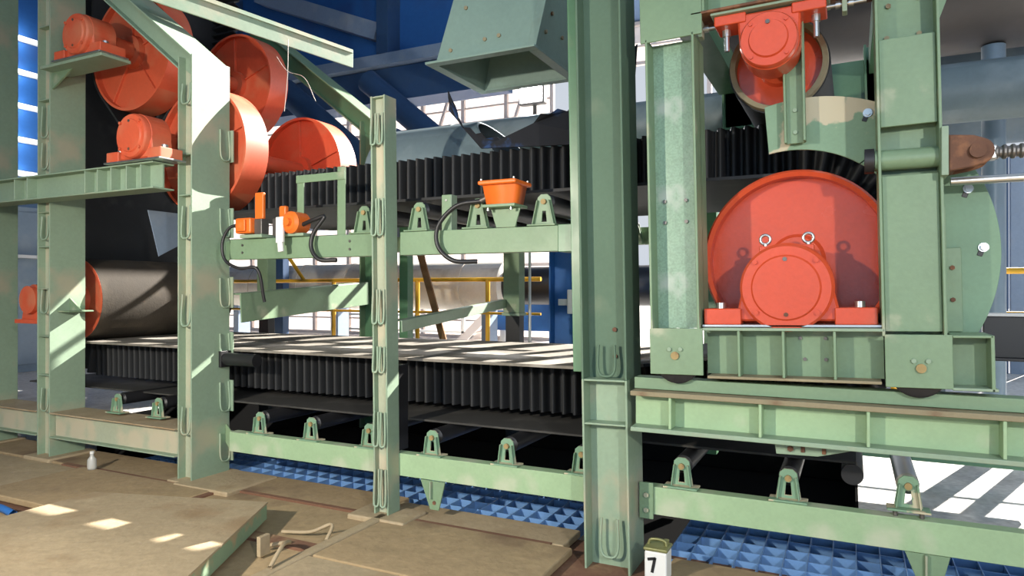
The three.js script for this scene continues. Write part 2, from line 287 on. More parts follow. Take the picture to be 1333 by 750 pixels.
{ // thin belt under the main belt that catches what falls
  const t = new Thing('catch_belt', 'thin flat black belt lying on the lower idler rollers', 'conveyor belt');
  t.p('belt_strand', [bx(-7.9, 0.02, 0.612, 0.627, -6.1, -4.36, 0.003)], M.rubberGrey);
  t.p('tail_roller', cz(0.0, 0.552, -6.05, -4.36, 0.058, 32), M.black);
  t.done();
}

// ---------------------------------------------------------------- pulleys and wheels
{
  const t = new Thing('pulley_drum', 'large orange red drum turning inside the green carriage frame', 'drum');
  t.p('drum_shell', latheZ([[DR.r - 0.03, -4.3], [DR.r, -4.3], [DR.r, -6.15], [DR.r - 0.03, -6.15]], DR.x, DR.y, 96), M.lagging);
  t.p('rim', latheZ([[DR.r - 0.035, -4.32], [DR.r - 0.035, -4.14], [DR.r - 0.012, -4.125], [DR.r, -4.14], [DR.r, -4.3]], DR.x, DR.y, 96), M.red);
  t.p('end_disc', latheZ([[0.0001, -4.20], [0.13, -4.20], [0.15, -4.235], [DR.r - 0.02, -4.235]], DR.x, DR.y, 96), M.red);
  t.p('end_disc', latheZ([[0.0001, -6.1], [DR.r - 0.02, -6.1]], DR.x, DR.y, 64), M.red);
  t.p('shaft', cz(DR.x, DR.y - 0.0, -6.5, -3.95, 0.075), M.steelDark);
  t.done();
}
{
  const t = new Thing('pulley_drum', 'brown lagged drum with orange end lying on the lower belt at left', 'drum');
  t.p('drum_shell', latheZ([[DL.r - 0.03, -4.4], [DL.r, -4.4], [DL.r, -6.02], [DL.r - 0.03, -6.02]], DL.x, DL.y, 72), M.lagging);
  t.p('end_disc', latheZ([[0.0001, -4.38], [0.14, -4.38], [0.16, -4.44], [DL.r - 0.03, -4.44], [DL.r - 0.03, -4.395], [DL.r - 0.002, -4.395], [DL.r - 0.002, -4.42]], DL.x, DL.y, 72), M.redMatt);
  t.p('end_disc', latheZ([[0.0001, -5.98], [DL.r - 0.02, -5.98]], DL.x, DL.y, 48), M.redMatt);
  t.p('shaft', cz(DL.x, DL.y, -6.3, -4.0, 0.05), M.redMatt);
  t.done();
  const h = new Thing('bearing_housing', 'round orange bearing end at the far left, low between two columns', 'bearing');
  h.p('body', extrudeZ([...arc(DL.x - 0.01, DL.y, 0.15, -10, 190), [DL.x - 0.2, DL.y - 0.2], [DL.x + 0.13, DL.y - 0.2]], -4.12, -3.98, 0.01), M.redMatt);
  h.p('cap', cz(DL.x - 0.01, DL.y, -3.99, -3.93, 0.135), M.redMatt);
  h.p('foot', bx(DL.x - 0.24, DL.x + 0.14, DL.y - 0.23, DL.y - 0.19, -4.14, -3.94), M.redMatt);
  h.done();
}
function wheelPair(c, zf, zb, label) {
  const t = new Thing('deflection_wheel', label, 'wheel');
  t.p('axle', cz(c.x, c.y, zb - 0.35, zf + 0.6, 0.085), M.redMatt);
  for (const z of [zf, zb]) {
    t.p('rim', latheZ([[c.r - 0.03, z - 0.13], [c.r, z - 0.13], [c.r, z + 0.13], [c.r - 0.025, z + 0.13], [c.r - 0.025, z - 0.1]], c.x, c.y, 72), M.redMatt);
    t.p('wheel_disc', latheZ([[0.0001, z + 0.14], [0.15, z + 0.14], [0.16, z + 0.085], [c.r - 0.02, z + 0.075], [c.r - 0.02, z + 0.06], [0.1, z + 0.06]], c.x, c.y, 64), M.redMatt);
    for (let k = 0; k < 5; k++) { const a = 0.35 + k * Math.PI * 0.4, u = V(Math.cos(a), Math.sin(a), 0); t.p('rib', bar(V(c.x, c.y, z + 0.09).addScaledVector(u, 0.14), V(c.x, c.y, z + 0.085).addScaledVector(u, c.r - 0.03), 0.012, 0.035, V(0, 0, 1)), M.redMatt); }
  }
  return t.done();
}
wheelPair(WA, ZF - 0.135, ZB + 0.42, 'upper pair of orange red wheels on one axle at top left');
wheelPair({ ...WB, r: WB.r - 0.002 }, ZF - 0.135, ZB + 0.42, 'lower pair of orange red wheels pressing on the belt edges behind the bent column');
function pillow(x, y, z0, z1, r, yBase, label, mat, tilt) { // plummer block: z0 back, z1 front
  const t = new Thing('bearing_housing', label, 'bearing', { tilt });
  t.p('body', extrudeZ([...arc(x, y, r, -8, 188), [x - r * 1.13, yBase + 0.03], [x + r * 1.13, yBase + 0.03]], z0, z1 - 0.05, 0.012), mat);
  for (const s of [-1, 1]) {
    t.p('foot', bx(x + s * r * 0.98, x + s * r * 1.82, yBase + 0.012, yBase + 0.10, z0 + 0.02, z1 - 0.02, 0.008), mat);
    const b = t.p('foot_bolt', hexY(x + s * r * 1.48, yBase + 0.1, z1 - 0.11, 0.028, 0.03), M.steel);
  }
  t.p('base_plate', bx(x - r * 1.85, x + r * 1.9, yBase, yBase + 0.014, z0, z1, 0.003), M.steel);
  const cap = t.p('cap', [latheZ([[0.0001, z1 + 0.012], [r * 0.70, z1 + 0.012], [r * 0.74, z1], [r * 0.93, z1], [r * 0.985, z1 - 0.015], [r * 0.985, z1 - 0.08]], x, y - r * 0.02, 64)], mat);
  for (const a of [42, 138, 222, 318]) t.p('cap_bolt', hexZ(x + r * 0.86 * Math.cos(a * Math.PI / 180), y + r * 0.86 * Math.sin(a * Math.PI / 180), z1, 0.014, 0.014), mat, cap);
  t.p('plug', cz(x, y + r * 0.62, z1, z1 + 0.018, 0.011, 12), M.steelDark, cap);
  t.p('plug', hexZ(x, y - r * 0.62, z1 + 0.006, 0.012, 0.012), M.rust, cap);
  return t;
}
// ---------------------------------------------------------------- green columns at left and their beams
function loop(x, y0, y1, z, w, axis) { // U of bent rod; axis 'z' stands out of a front, 'x' out of a side
  const r = 0.009, pts = axis === 'z' ? [[x - w / 2, y1, z], [x - w / 2, y0 + w * 0.3, z + 0.012], [x - w * 0.3, y0, z + 0.016], [x + w * 0.3, y0, z + 0.016], [x + w / 2, y0 + w * 0.3, z + 0.012], [x + w / 2, y1, z]]
    : [[x, y1, z - w / 2], [x + 0.012, y0 + w * 0.3, z - w / 2], [x + 0.016, y0, z - w * 0.3], [x + 0.016, y0, z + w * 0.3], [x + 0.012, y0 + w * 0.3, z + w / 2], [x, y1, z + w / 2]];
  return tube(pts, r, 28, 6);
}
function column(label, x0, x1, zf, zb, y0, y1, fronts, sides, stiff, mat, opt = {}) {
  const t = new Thing('steel_column', label, 'column', opt), tk = 0.014;
  t.p('flange', bx(x1 - tk, x1, y0, y1, zb, zf), mat); t.p('flange', bx(x0, x0 + tk, y0, y1, zb, zf), mat);
  const zw = zf - (opt.recess ?? 0.07);
  t.p('web', bx(x0 + tk, x1 - tk, y0, y1, zw - 0.014, zw, 0), opt.webMat ?? mat);
  if (!opt.noBase) t.p('base_plate', bx(x0 - 0.06, x1 + 0.06, y0, y0 + 0.02, zb - 0.05, zf + 0.05), M.sandPale);
  for (const y of stiff) t.p('stiffener', bx(x0 + tk, x1 - tk, y, y + 0.012, zw, zf - 0.004), mat);
  const xc = (x0 + x1) / 2, w = Math.min(0.1, (x1 - x0) * 0.55);
  for (const [a, b] of fronts) {
    if (opt.pair) { t.p('hook_loop', loop(xc - w * 0.42, a, b, zw + 0.05, w * 0.5, 'z'), mat); t.p('hook_loop', loop(xc + w * 0.42, a, b, zw + 0.05, w * 0.5, 'z'), mat); }
    else t.p('hook_loop', loop(xc, a, b, zw + 0.05, w, 'z'), mat);
  }
  for (const [a, b] of sides) {
    const hook = t.p('hook_plate', bx(x1, x1 + 0.045, a - 0.01, b + 0.01, zb - 0.006, zb + 0.006, 0.002), mat);
    t.p('hook_loop', loop(x1 + 0.004, a, b, zb + 0.06, 0.09, 'x'), mat, hook);
  }
  return t;
}
column('green column cut by the left picture edge, front row', -8.17, -8.0, -3.95, -4.3, 0, 5.5, [], [], [], M.greenDusty).done();
column('green column with orange wheels on both sides, second from the left edge', -7.0, -6.8, -3.93, -4.27, 0, 5.2,
  [[3.05, 3.35], [2.75, 3.0], [2.08, 2.3], [1.38, 1.6], [0.45, 0.66]], [], [4.1, 3.4, 2.68, 2.33, 2.0, 1.6, 1.15, 0.78], M.greenDusty, { webMat: M.greenPale }).done();
{ // bent column
  const t = column('green column bent over to the left at its top, third from the left edge', -5.06, -4.89, -3.95, -4.34, 0, 3.55,
    [[3.15, 3.32], [2.03, 2.3], [1.3, 1.56], [0.4, 0.62]], [[2.72, 2.98], [2.06, 2.3], [1.45, 1.7], [1.0, 1.22], [0.55, 0.8], [0.12, 0.36]], [2.72, 2.38], M.greenDusty, { webMat: M.greenPale });
  const a = V(-4.897, 3.53, -4.145), d = V(-0.78, 0.60, 0).normalize(), n = V(0.60, 0.78, 0);
  const b = a.clone().addScaledVector(d, 2.2);
  t.p('knee_flange', bar(a, b, 0.39, 0.014, n), M.greenDusty);
  t.p('knee_flange', bar(a.clone().addScaledVector(n, -0.16).addScaledVector(d, 0.08), b.clone().addScaledVector(n, -0.16), 0.39, 0.014, n), M.greenDusty);
  t.p('knee_web', bar(a.clone().addScaledVector(n, -0.08).add(V(0, 0, 0.12)), b.clone().addScaledVector(n, -0.08).add(V(0, 0, 0.12)), 0.014, 0.15, n), M.greenDusty);
  t.done();
  // far twin of it
  const k = new Thing('steel_column', 'green column bent at its top on the far side of the orange wheels', 'column');
  k.p('flange', bx(-4.94, -4.92, 0, 3.55, -6.75, -6.4), M.green); k.p('flange', bx(-5.12, -5.10, 0, 3.55, -6.75, -6.4), M.green); k.p('web', bx(-5.1, -4.94, 0, 3.55, -6.5, -6.484, 0), M.greenDark);
  const a2 = V(-4.93, 3.53, -6.575), b2 = a2.clone().addScaledVector(d, 2.4);
  k.p('knee_flange', bar(a2, b2, 0.35, 0.016, n), M.green);
  k.p('knee_flange', bar(a2.clone().addScaledVector(n, -0.18).addScaledVector(d, 0.09), b2.clone().addScaledVector(n, -0.18), 0.35, 0.016, n), M.green);
  k.p('knee_web', bar(a2.clone().addScaledVector(n, -0.09).add(V(0, 0, 0.1)), b2.clone().addScaledVector(n, -0.09).add(V(0, 0, 0.1)), 0.014, 0.17, n), M.greenDark);
  k.done();
  // angle bar laid across the two knees
  const c = new Thing('cross_beam', 'pale green angle bar slanting across the top of the bent columns', 'beam');
  const p0 = V(-5.05, 3.93, -3.75), p1 = V(-4.92, 4.02, -6.1);
  p0.set(-5.36, 4.16, -3.9); p1.set(-4.93, 4.14, -6.05);
  c.p('top_leg', bar(p0.clone().add(V(-0.06, 0.06, 0)), p1.clone().add(V(-0.06, 0.06, 0)), 0.16, 0.014), M.greenDusty);
  c.p('side_leg', bar(p0, p1, 0.014, 0.2), M.greenDusty);
  c.done();
}
column('thin green channel post with paired hooks, standing before the lower belt', -3.03, -2.905, -3.95, -4.09, 0, 2.97,
  [[2.62, 2.84], [1.98, 2.24], [1.36, 1.6], [1.02, 1.2], [0.5, 0.74], [0.08, 0.34]], [], [2.955], M.greenDusty, { recess: 0.045, pair: true, webMat: M.greenPale, tilt: [-2.97, 0, 0.012] }).done();
{ // thick column, its upper length in a darker green standing for shade
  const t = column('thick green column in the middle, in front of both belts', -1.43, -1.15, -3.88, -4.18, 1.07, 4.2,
    [[1.09, 1.27]], [], [], M.greenColumnShaded, { noBase: true, recess: 0.11, tilt: [-1.3, 0, 0.018] });
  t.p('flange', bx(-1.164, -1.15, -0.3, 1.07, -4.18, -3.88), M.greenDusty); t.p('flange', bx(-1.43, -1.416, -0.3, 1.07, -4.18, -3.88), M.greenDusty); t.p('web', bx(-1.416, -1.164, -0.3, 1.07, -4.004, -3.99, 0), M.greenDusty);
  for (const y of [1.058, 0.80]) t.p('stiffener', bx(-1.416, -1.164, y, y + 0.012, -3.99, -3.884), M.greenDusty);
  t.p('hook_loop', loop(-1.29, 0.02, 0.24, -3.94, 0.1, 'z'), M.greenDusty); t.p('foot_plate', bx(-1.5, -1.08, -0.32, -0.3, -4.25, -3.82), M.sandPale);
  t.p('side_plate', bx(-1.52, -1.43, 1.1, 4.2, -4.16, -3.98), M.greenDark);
  for (const y of [1.2, 1.36]) t.p('bolt', hexZ(-1.25, y, -3.99, 0.014, 0.014), M.rust);
  t.done();
}
function iBeam(name, label, x0, x1, y0, y1, zf, zb, stiff, mat, opt = {}) {
  const t = new Thing(name, label, 'beam', opt), tk = 0.014, zw = (zf + zb) / 2 + (opt.web ?? 0);
  t.p('top_flange', bx(x0, x1, y1 - tk, y1, zb, zf), opt.top ?? mat); t.p('bottom_flange', bx(x0, x1, y0, y0 + tk, zb, zf), mat);
  t.p('web', bx(x0, x1, y0 + tk, y1 - tk, zw - 0.007, zw + 0.007, 0), opt.webMat ?? mat);
  for (const x of stiff) t.p('stiffener', bx(x - 0.006, x + 0.006, y0 + tk, y1 - tk, zw, zf - 0.006), mat);
  return t;
}
iBeam('cross_beam', 'green beam with close stiffeners carrying the lower orange bearing', -8.6, -5.06, 2.42, 2.64, -3.72, -3.92, [-7.0, -6.8, -5.95, -5.78, -5.6, -5.4, -5.22], M.greenDusty).done();
iBeam('cross_beam', 'low green beam with dusty top between the left columns', -6.79, -5.06, 0.2, 0.44, -3.92, -4.26, [], M.greenDusty, { top: M.sandPale, webMat: M.greenPale, web: 0.1 }).done();
iBeam('cross_beam', 'low green beam left of the second column, top in sunlight', -8.6, -7.01, 0.2, 0.44, -3.92, -4.26, [], M.greenDusty, { top: M.sandPale, webMat: M.greenPale, web: 0.1 }).done();
pillow(WB.x, WB.y, -3.93, -3.68, 0.185, 2.645, 'orange bearing housing bolted on the green beam before the lower wheels', M.redMatt).done();
pillow(WA.x, WA.y, -4.1, -3.82, 0.185, 3.685, 'orange bearing housing of the upper wheels at top left', M.redMatt).done();
{
  const t = new Thing('bearing_bracket', 'green bracket under the upper orange bearing', 'bracket');
  t.p('shelf', bx(-6.8, -5.9, 3.655, 3.684, -4.12, -3.84), M.greenDusty); t.p('gusset', extrudeZ([[-6.8, 3.5], [-6.8, 3.655], [-6.5, 3.655]], -3.97, -3.95, 0.003), M.green); t.done();
}
{ // small triangular lug on the second column
  const t = new Thing('stop_lug', 'small green triangular lug pointing at the brown drum', 'bracket');
  t.p('lug_plate', bx(-6.80, -6.62, 1.385, 1.40, -4.24, -4.0), M.green); t.p('gusset', extrudeZ([[-6.8, 1.40], [-6.8, 1.52], [-6.62, 1.40]], -4.13, -4.115, 0.002), M.green); t.done();
}
one('sheet_plate', 'grey dusty steel plate hanging under the lower orange wheel', 'plate', extrudeX([[-4.5, 2.38], [-4.95, 2.38], [-5.2, 2.28], [-4.85, 2.05], [-4.62, 1.93], [-4.55, 2.2]], -6.2, -6.19, 0.002), M.blueGrey);

// ---------------------------------------------------------------- conveyor frame: stringers, posts, idlers
function stringer(label, x0, x1, y0, y1, zf, mat) { const t = new Thing('stringer', label, 'beam'); t.p('web', bx(x0, x1, y0, y1, zf - 0.012, zf), mat); t.p('top_flange', bx(x0, x1, y1 - 0.01, y1, zf - 0.09, zf - 0.004), mat); t.p('bottom_flange', bx(x0, x1, y0, y0 + 0.01, zf - 0.09, zf - 0.004), mat); return t; }
{ const g = stringer('long green channel low in front of the belt, left of the thick column', -4.6, -1.44, 0.27, 0.43, -4.08, M.greenLit); g.p('end_gusset', bar(V(-4.6, 0.35, -4.1), V(-4.885, 0.35, -4.3), 0.012, 0.16), M.greenLit); g.done(); }  // paler green stands in for bright light on the low channel
{
  const t = stringer('long green channel low in front of the belt, right of the thick column', -1.14, 1.7, 0.26, 0.425, -4.07, M.greenLit);
  const e = t.p('end_plate', bx(-1.145, -1.06, 0.235, 0.45, -4.066, -4.05), M.green);
  for (const y of [0.29, 0.38]) t.p('bolt', hexZ(-1.10, y, -4.05, 0.016, 0.016), M.greenDusty, e);
  t.done();
}
{
  const t = stringer('green channel under the upper belt, left part', -4.6, -3.02, 1.845, 2.01, -4.08, M.green); t.p('end_gusset', bar(V(-4.6, 1.93, -4.1), V(-4.885, 1.93, -4.3), 0.012, 0.165), M.green);
  for (const x of [-4.45, -3.35]) for (const y of [1.9, 1.96]) t.p('bolt', hexZ(x, y, -4.08, 0.01, 0.008), M.steelDark);
  t.done();
  const u = stringer('green channel under the upper belt, between thin post and thick column', -2.9, -1.68, 1.845, 2.01, -4.08, M.green);
  u.p('end_box', bx(-1.68, -1.50, 1.84, 2.015, -4.25, -4.075), M.greenDark); u.done();
}
stringer('far side channel under the upper belt', -6.6, -1.5, 2.02, 2.18, -6.3, M.green).done();
for (const [x, label] of [[-3.14, 'green far side post with black lower half, near the blue column'], [-6.6, 'short green far side post behind the brown drum']]) {
  const t = new Thing('support_post', label, 'post');
  t.p('upper_tube', bx(x - 0.09, x + 0.09, 1.36, 2.02, -6.5, -6.36), x < -6 ? M.green : x < -4 ? M.greenDark : M.green);
  t.p('lower_tube', bx(x - 0.07, x + 0.09, 0, 1.36, -6.48, -6.37), M.black);
  t.p('clamp_plate', bx(x - 0.1, x + 0.1, 1.33, 1.36, -6.52, -6.34), M.greenDusty); t.done();
}
{
  const t = new Thing('cross_beam', 'broad green beam reaching from the bent column to the far side', 'beam');
  t.p('web', bar(V(-4.78, 1.435, -4.36), V(-4.95, 1.555, -6.35), 0.014, 0.25), M.green); t.p('flange', bar(V(-4.83, 1.56, -4.36), V(-5.0, 1.68, -6.35), 0.1, 0.014), M.green); t.done();
  const u = new Thing('cross_brace', 'slim green channel rising from the thin post to the far post', 'beam');
  u.p('web', bar(V(-2.9, 1.335, -4.1), V(-3.2, 1.455, -6.36), 0.01, 0.085), M.greenDusty); u.p('flange', bar(V(-2.93, 1.375, -4.1), V(-3.23, 1.495, -6.36), 0.06, 0.01), M.greenDusty); u.done();
}
function idler(name, label, x, yb, mat, rollMat, standoff = 0, grp, h = 0.155, hw = 0.066) {
  const t = new Thing(name, label, 'idler roller', { group: grp }), z = -4.13;
  const br = (zz, s) => {
    const b = t.p('bracket', [extrudeZ([[x - hw, yb + 0.012], [x + hw, yb + 0.012], [x + 0.045, yb + h], [x + 0.022, yb + h + 0.02], [x - 0.022, yb + h + 0.02], [x - 0.045, yb + h]], zz - 0.012, zz, 0.002, [[[x - 0.018, yb + 0.03], [x + 0.018, yb + 0.03], [x + 0.012, yb + 0.1], [x - 0.012, yb + 0.1]]]),
      bar(V(x - hw + 0.01, yb + 0.012, zz + 0.012), V(x - 0.04, yb + h - 0.02, zz + 0.012), 0.008, 0.03, V(0, 0, 1)), bar(V(x + hw - 0.01, yb + 0.012, zz + 0.012), V(x + 0.04, yb + h - 0.02, zz + 0.012), 0.008, 0.03, V(0, 0, 1)), bx(x - 0.1, x + 0.1, yb, yb + 0.012, zz - 0.05, zz + 0.055)], mat);
    t.p('pin', cz(x, yb + h - 0.03, zz - 0.03, zz + 0.016, 0.018, 12), M.tan, b);
    if (standoff) for (const sx of [-0.06, 0.06]) t.p('stud', cyl(V(x + sx, yb - standoff, zz + 0.02), V(x + sx, yb, zz + 0.02), 0.012, 0.012, 8), M.steelDark, b);
  };
  br(z, 1); br(-6.22, -1);
  t.p('roller', latheZ([[0.001, z - 0.035], [0.035, z - 0.035], [0.055, z - 0.05], [0.055, -6.16], [0.03, -6.18], [0.001, -6.18]], x, yb + h - 0.03, 32), rollMat);
  return t.done();
}
const lowX = [-4.31, -3.77, -3.21, -2.66, -2.07, -1.54, -0.91, -0.32];
const lowSay = ['lower idler roller first to the right of the bent column', 'lower idler roller second to the right of the bent column', 'lower idler roller just left of the thin post', 'lower idler roller just right of the thin post', 'lower idler roller midway between thin post and thick column', 'lower idler roller half hidden by the thick column', 'lower idler roller just right of the thick column', 'lower idler roller under the middle of the carriage'];
const id0 = idler('idler', lowSay[0], lowX[0], 0.43, M.greenWorn, M.black, 0, 'idlers under the catch belt');
for (let i = 1; i < 8; i++) copy(id0, lowSay[i], lowX[i] - lowX[0], i > 5 ? -0.004 : 0);
copy(id0, 'lower idler roller between the two left columns, right of the pair', -5.54 - lowX[0], 0.03); copy(id0, 'lower idler roller between the two left columns, left of the pair', -6.1 - lowX[0], 0.03);
idler('idler', 'bright steel idler roller raised on studs below the right end of the carriage', 0.26, 0.455, M.greenWorn, M.steel, 0.04);
{
  const upX = [-3.26, -2.77, -2.29, -1.8], say = ['upper idler roller left of the thin post', 'upper idler roller right of the thin post', 'upper idler roller left of the orange junction box', 'upper idler roller right of the orange junction box'];
  const u0 = idler('idler', say[0], upX[0], 2.012, M.green, M.black, 0, 'idlers under the upper belt', 0.19, 0.085);
  for (let i = 1; i < 4; i++) copy(u0, say[i], upX[i] - upX[0]);
}
function hanger(x, y, label) { const t = new Thing('hanger_bracket', label, 'bracket'); t.p('plate', extrudeZ([[x - 0.1, y], [x + 0.1, y], [x + 0.05, y - 0.2], [x - 0.02, y - 0.2]], -4.085, -4.072, 0.002, [arc(x + 0.015, y - 0.15, 0.013, 0, 330, 10)]), M.green); t.p('pin', cz(x + 0.015, y - 0.15, -4.12, -4.068, 0.014, 12), M.rust); t.p('rib', bx(x - 0.012, x, y - 0.12, y, -4.075, -4.045), M.greenDusty); return t.done(); }
hanger(-2.62, 0.268, 'green tapered hanger below the channel right of the thin post'); hanger(0.34, 0.258, 'green tapered hanger below the channel at far right');
{ // lower far side stringer (dark)
  stringer('far side channel carrying the lower idlers', -7.5, 1.2, 0.27, 0.43, -6.2, M.greenDark).done();
}
one('scraper_bar', 'black upright bar right behind the thin post at the lower belt', 'bar', bx(-3.0, -2.945, 0.43, 1.05, -4.25, -4.12), M.black);
one('edge_roller', 'short black roller under the belt edge right of the bent column', 'roller', [cyl(V(-4.87, 1.0, -4.28), V(-4.5, 1.0, -4.28), 0.055, 0.055, 24), bx(-4.89, -4.86, 0.93, 1.07, -4.33, -4.22)], M.black);
iBeam('cross_beam', 'dark green beam end between the two leftmost columns', -9.4, -7.75, 0.84, 1.08, -6.55, -6.75, [], M.greenDark).done();
for (const x of [-9.2, -7.9]) one('beam_leg', x < -9 ? 'dark leg of the far left beam, left one' : 'dark leg of the far left beam, right one', 'post', bx(x - 0.05, x + 0.05, -0.7, 0.84, -6.7, -6.6), M.greenDark);
// ---------------------------------------------------------------- switches, junction box, cables, sensor frame
{
  const t = new Thing('switch_frame', 'small green rectangular frame standing in front of the upper belt', 'frame');
  t.p('upright', [bx(-3.90, -3.83, 2.0, 2.47, -4.12, -4.11), bx(-3.90, -3.89, 2.0, 2.47, -4.16, -4.11)], M.green);
  t.p('upright', [bx(-3.50, -3.42, 1.98, 2.53, -4.12, -4.11), bx(-3.50, -3.49, 1.98, 2.53, -4.16, -4.11)], M.green);
  t.p('top_bar', bx(-3.9, -3.42, 2.43, 2.49, -4.11, -4.10), M.green); t.done();
  const a = new Thing('angle_post', 'short green angle upright left of the orange junction box', 'bracket');
  a.p('leg', bx(-2.57, -2.50, 2.0, 2.26, -4.12, -4.11), M.green); a.p('leg', bx(-2.50, -2.49, 2.0, 2.26, -4.19, -4.11), M.greenDusty); a.p('bolt', hexZ(-2.53, 2.22, -4.11, 0.008, 0.008), M.steel); a.done();
}
{
  const t = new Thing('belt_switch', 'orange belt switch with an upright lever, beside the bent column', 'switch');
  t.p('body', [bx(-4.43, -4.26, 2.045, 2.17, -4.12, -3.98, 0.015), bx(-4.40, -4.30, 2.06, 2.155, -3.98, -3.96, 0.01)], M.orange);
  t.p('lever', bx(-4.265, -4.175, 2.16, 2.37, -4.06, -4.03, 0.008), M.orange);
  t.p('end_plate', bx(-4.26, -4.18, 2.04, 2.16, -4.1, -4.02, 0.006), M.steelDark);
  t.p('bracket', bx(-4.42, -4.18, 2.012, 2.04, -4.16, -4.02), M.greenDusty); t.done();
  const u = new Thing('belt_switch', 'round orange belt switch with a pale tag arm, left of the small frame', 'switch');
  u.p('body', [latheZ([[0.0001, -3.98], [0.06, -3.98], [0.085, -4.0], [0.085, -4.13], [0.0001, -4.13]], -3.86, 2.115, 32), bx(-3.95, -3.84, 2.03, 2.2, -4.12, -4.03, 0.015)], M.orange);
  u.p('knob', latheZ([[0.0001, -3.955], [0.028, -3.955], [0.034, -3.985]], -3.86, 2.115, 24), M.orange);
  u.p('hinge', bx(-4.0, -3.93, 2.15, 2.25, -4.06, -4.02, 0.012), M.orange);
  u.p('arm', [bar(V(-3.955, 2.16, -3.99), V(-3.945, 1.96, -3.98), 0.075, 0.02, V(0, 0, 1)), bar(V(-3.945, 1.98, -3.98), V(-3.935, 1.89, -3.98), 0.05, 0.018, V(0, 0, 1))], M.white, undefined, 'pale tag arm');
  u.p('clamp', [bx(-4.1, -4.03, 2.02, 2.16, -4.1, -4.05, 0.01)], M.steelDark); u.p('bracket', bx(-4.04, -3.76, 2.012, 2.035, -4.16, -4.03), M.greenDusty); u.done();
}
{
  const t = new Thing('junction_box', 'orange junction box on a green stand in front of the upper belt', 'junction box');
  t.p('box', new THREE.CylinderGeometry(0.118 * 1.414, 0.098 * 1.414, 0.13, 4, 1).rotateY(Math.PI / 4).scale(1, 1, 0.8).translate(-2.07, 2.225, -4.1), M.orange);
  t.p('lid', bx(-2.21, -1.93, 2.285, 2.315, -4.23, -3.97, 0.012), M.orange);
  for (const [x, z] of [[-2.19, -3.99], [-1.95, -3.99], [-2.19, -4.2], [-1.95, -4.2]]) t.p('screw', hexY(x, 2.315, z, 0.008, 0.012), M.steel);
  t.p('cable_gland', cyl(V(-2.2, 2.22, -4.1), V(-2.25, 2.2, -4.1), 0.02, 0.02, 12), M.steelDark);
  const s = t.p('stand', [bx(-2.19, -1.95, 2.14, 2.16, -4.2, -4.0), extrudeZ([[-2.13, 2.012], [-1.99, 2.012], [-1.95, 2.14], [-2.17, 2.14]], -4.1, -4.088, 0.002), bx(-2.09, -2.07, 2.012, 2.14, -4.16, -4.09), bx(-2.03, -2.01, 2.012, 2.14, -4.16, -4.09)], M.green);
  for (const x of [-2.16, -1.99]) t.p('bolt', hexY(x, 2.12, -4.03, 0.01, 0.02), M.steel, s);
  t.done();
}
one('cable', 'thick black cable looping from the orange junction box down over the channel', 'cable', tube([[-2.24, 2.2, -4.1], [-2.42, 2.17, -4.06], [-2.55, 2.03, -4.03], [-2.55, 1.9, -4.03], [-2.44, 1.80, -4.04], [-2.28, 1.79, -4.1]], 0.016, 60), M.black);
one('cable', 'black cable hanging in a loop from the orange switch by the bent column', 'cable', tube([[-4.42, 2.13, -4.05], [-4.53, 2.1, -4.02], [-4.59, 1.98, -4.0], [-4.56, 1.84, -4.0], [-4.42, 1.77, -4.02], [-4.28, 1.77, -4.06], [-4.25, 1.5, -4.12]], 0.013, 70), M.black);
one('cable', 'black cable hanging in a loop right of the round orange switch', 'cable', tube([[-3.78, 2.1, -4.05], [-3.66, 2.13, -4.04], [-3.57, 2.15, -4.05], [-3.66, 2.02, -4.03], [-3.67, 1.92, -4.02], [-3.6, 1.83, -4.02], [-3.46, 1.82, -4.06]], 0.017, 70), M.black);
one('cable', 'thin pale wire hanging from the slanting angle bar', 'wire', [tube([[-4.95, 4.05, -5.1], [-4.96, 3.7, -5.1], [-5.0, 3.35, -5.1]], 0.003, 20, 6), tube([[-5.1, 3.9, -5.1], [-4.96, 3.74, -5.1], [-4.75, 3.65, -5.1], [-4.6, 3.4, -5.1]], 0.0025, 20, 6)], M.silver);

// ---------------------------------------------------------------- take-up carriage on its rail
const TILT = [-1.0, 1.12, 0.02];
{
  const xs = [-0.9, -0.43, 0.07, 0.62];
  const t = new Thing('rail_beam', 'green rail beam with rusty flanges under the carriage', 'beam');
  t.p('rail', bx(-1.12, 1.5, 1.035, 1.10, -3.98, -3.862), M.green);
  t.p('top_flange', bx(-1.12, 1.5, 1.005, 1.032, -4.1, -3.78), M.rusty); t.p('bottom_flange', bx(-1.12, 1.5, 0.805, 0.83, -4.1, -3.78), M.greenDusty);
  t.p('web', bx(-1.12, 1.5, 0.83, 1.005, -3.91, -3.894, 0), M.greenLit);  // web and stiffeners brightened by colour where lamp light falls short
  for (const x of xs) t.p('stiffener', bx(x - 0.008, x + 0.008, 0.83, 1.005, -3.894, -3.79), M.greenLit);
  const c = t.p('hanger_plate', extrudeZ([[-0.37, 0.805], [0.06, 0.805], [-0.05, 0.77], [-0.16, 0.74], [-0.36, 0.735]], -3.90, -3.885, 0.002), M.greenDusty);
  t.p('bolt', hexZ(-0.29, 0.77, -3.885, 0.016, 0.014), M.rust, c); for (const x of [-0.23, -0.13]) t.p('clip', bx(x - 0.01, x + 0.01, 0.755, 0.79, -3.886, -3.876), M.rust, c);
  t.done();
}
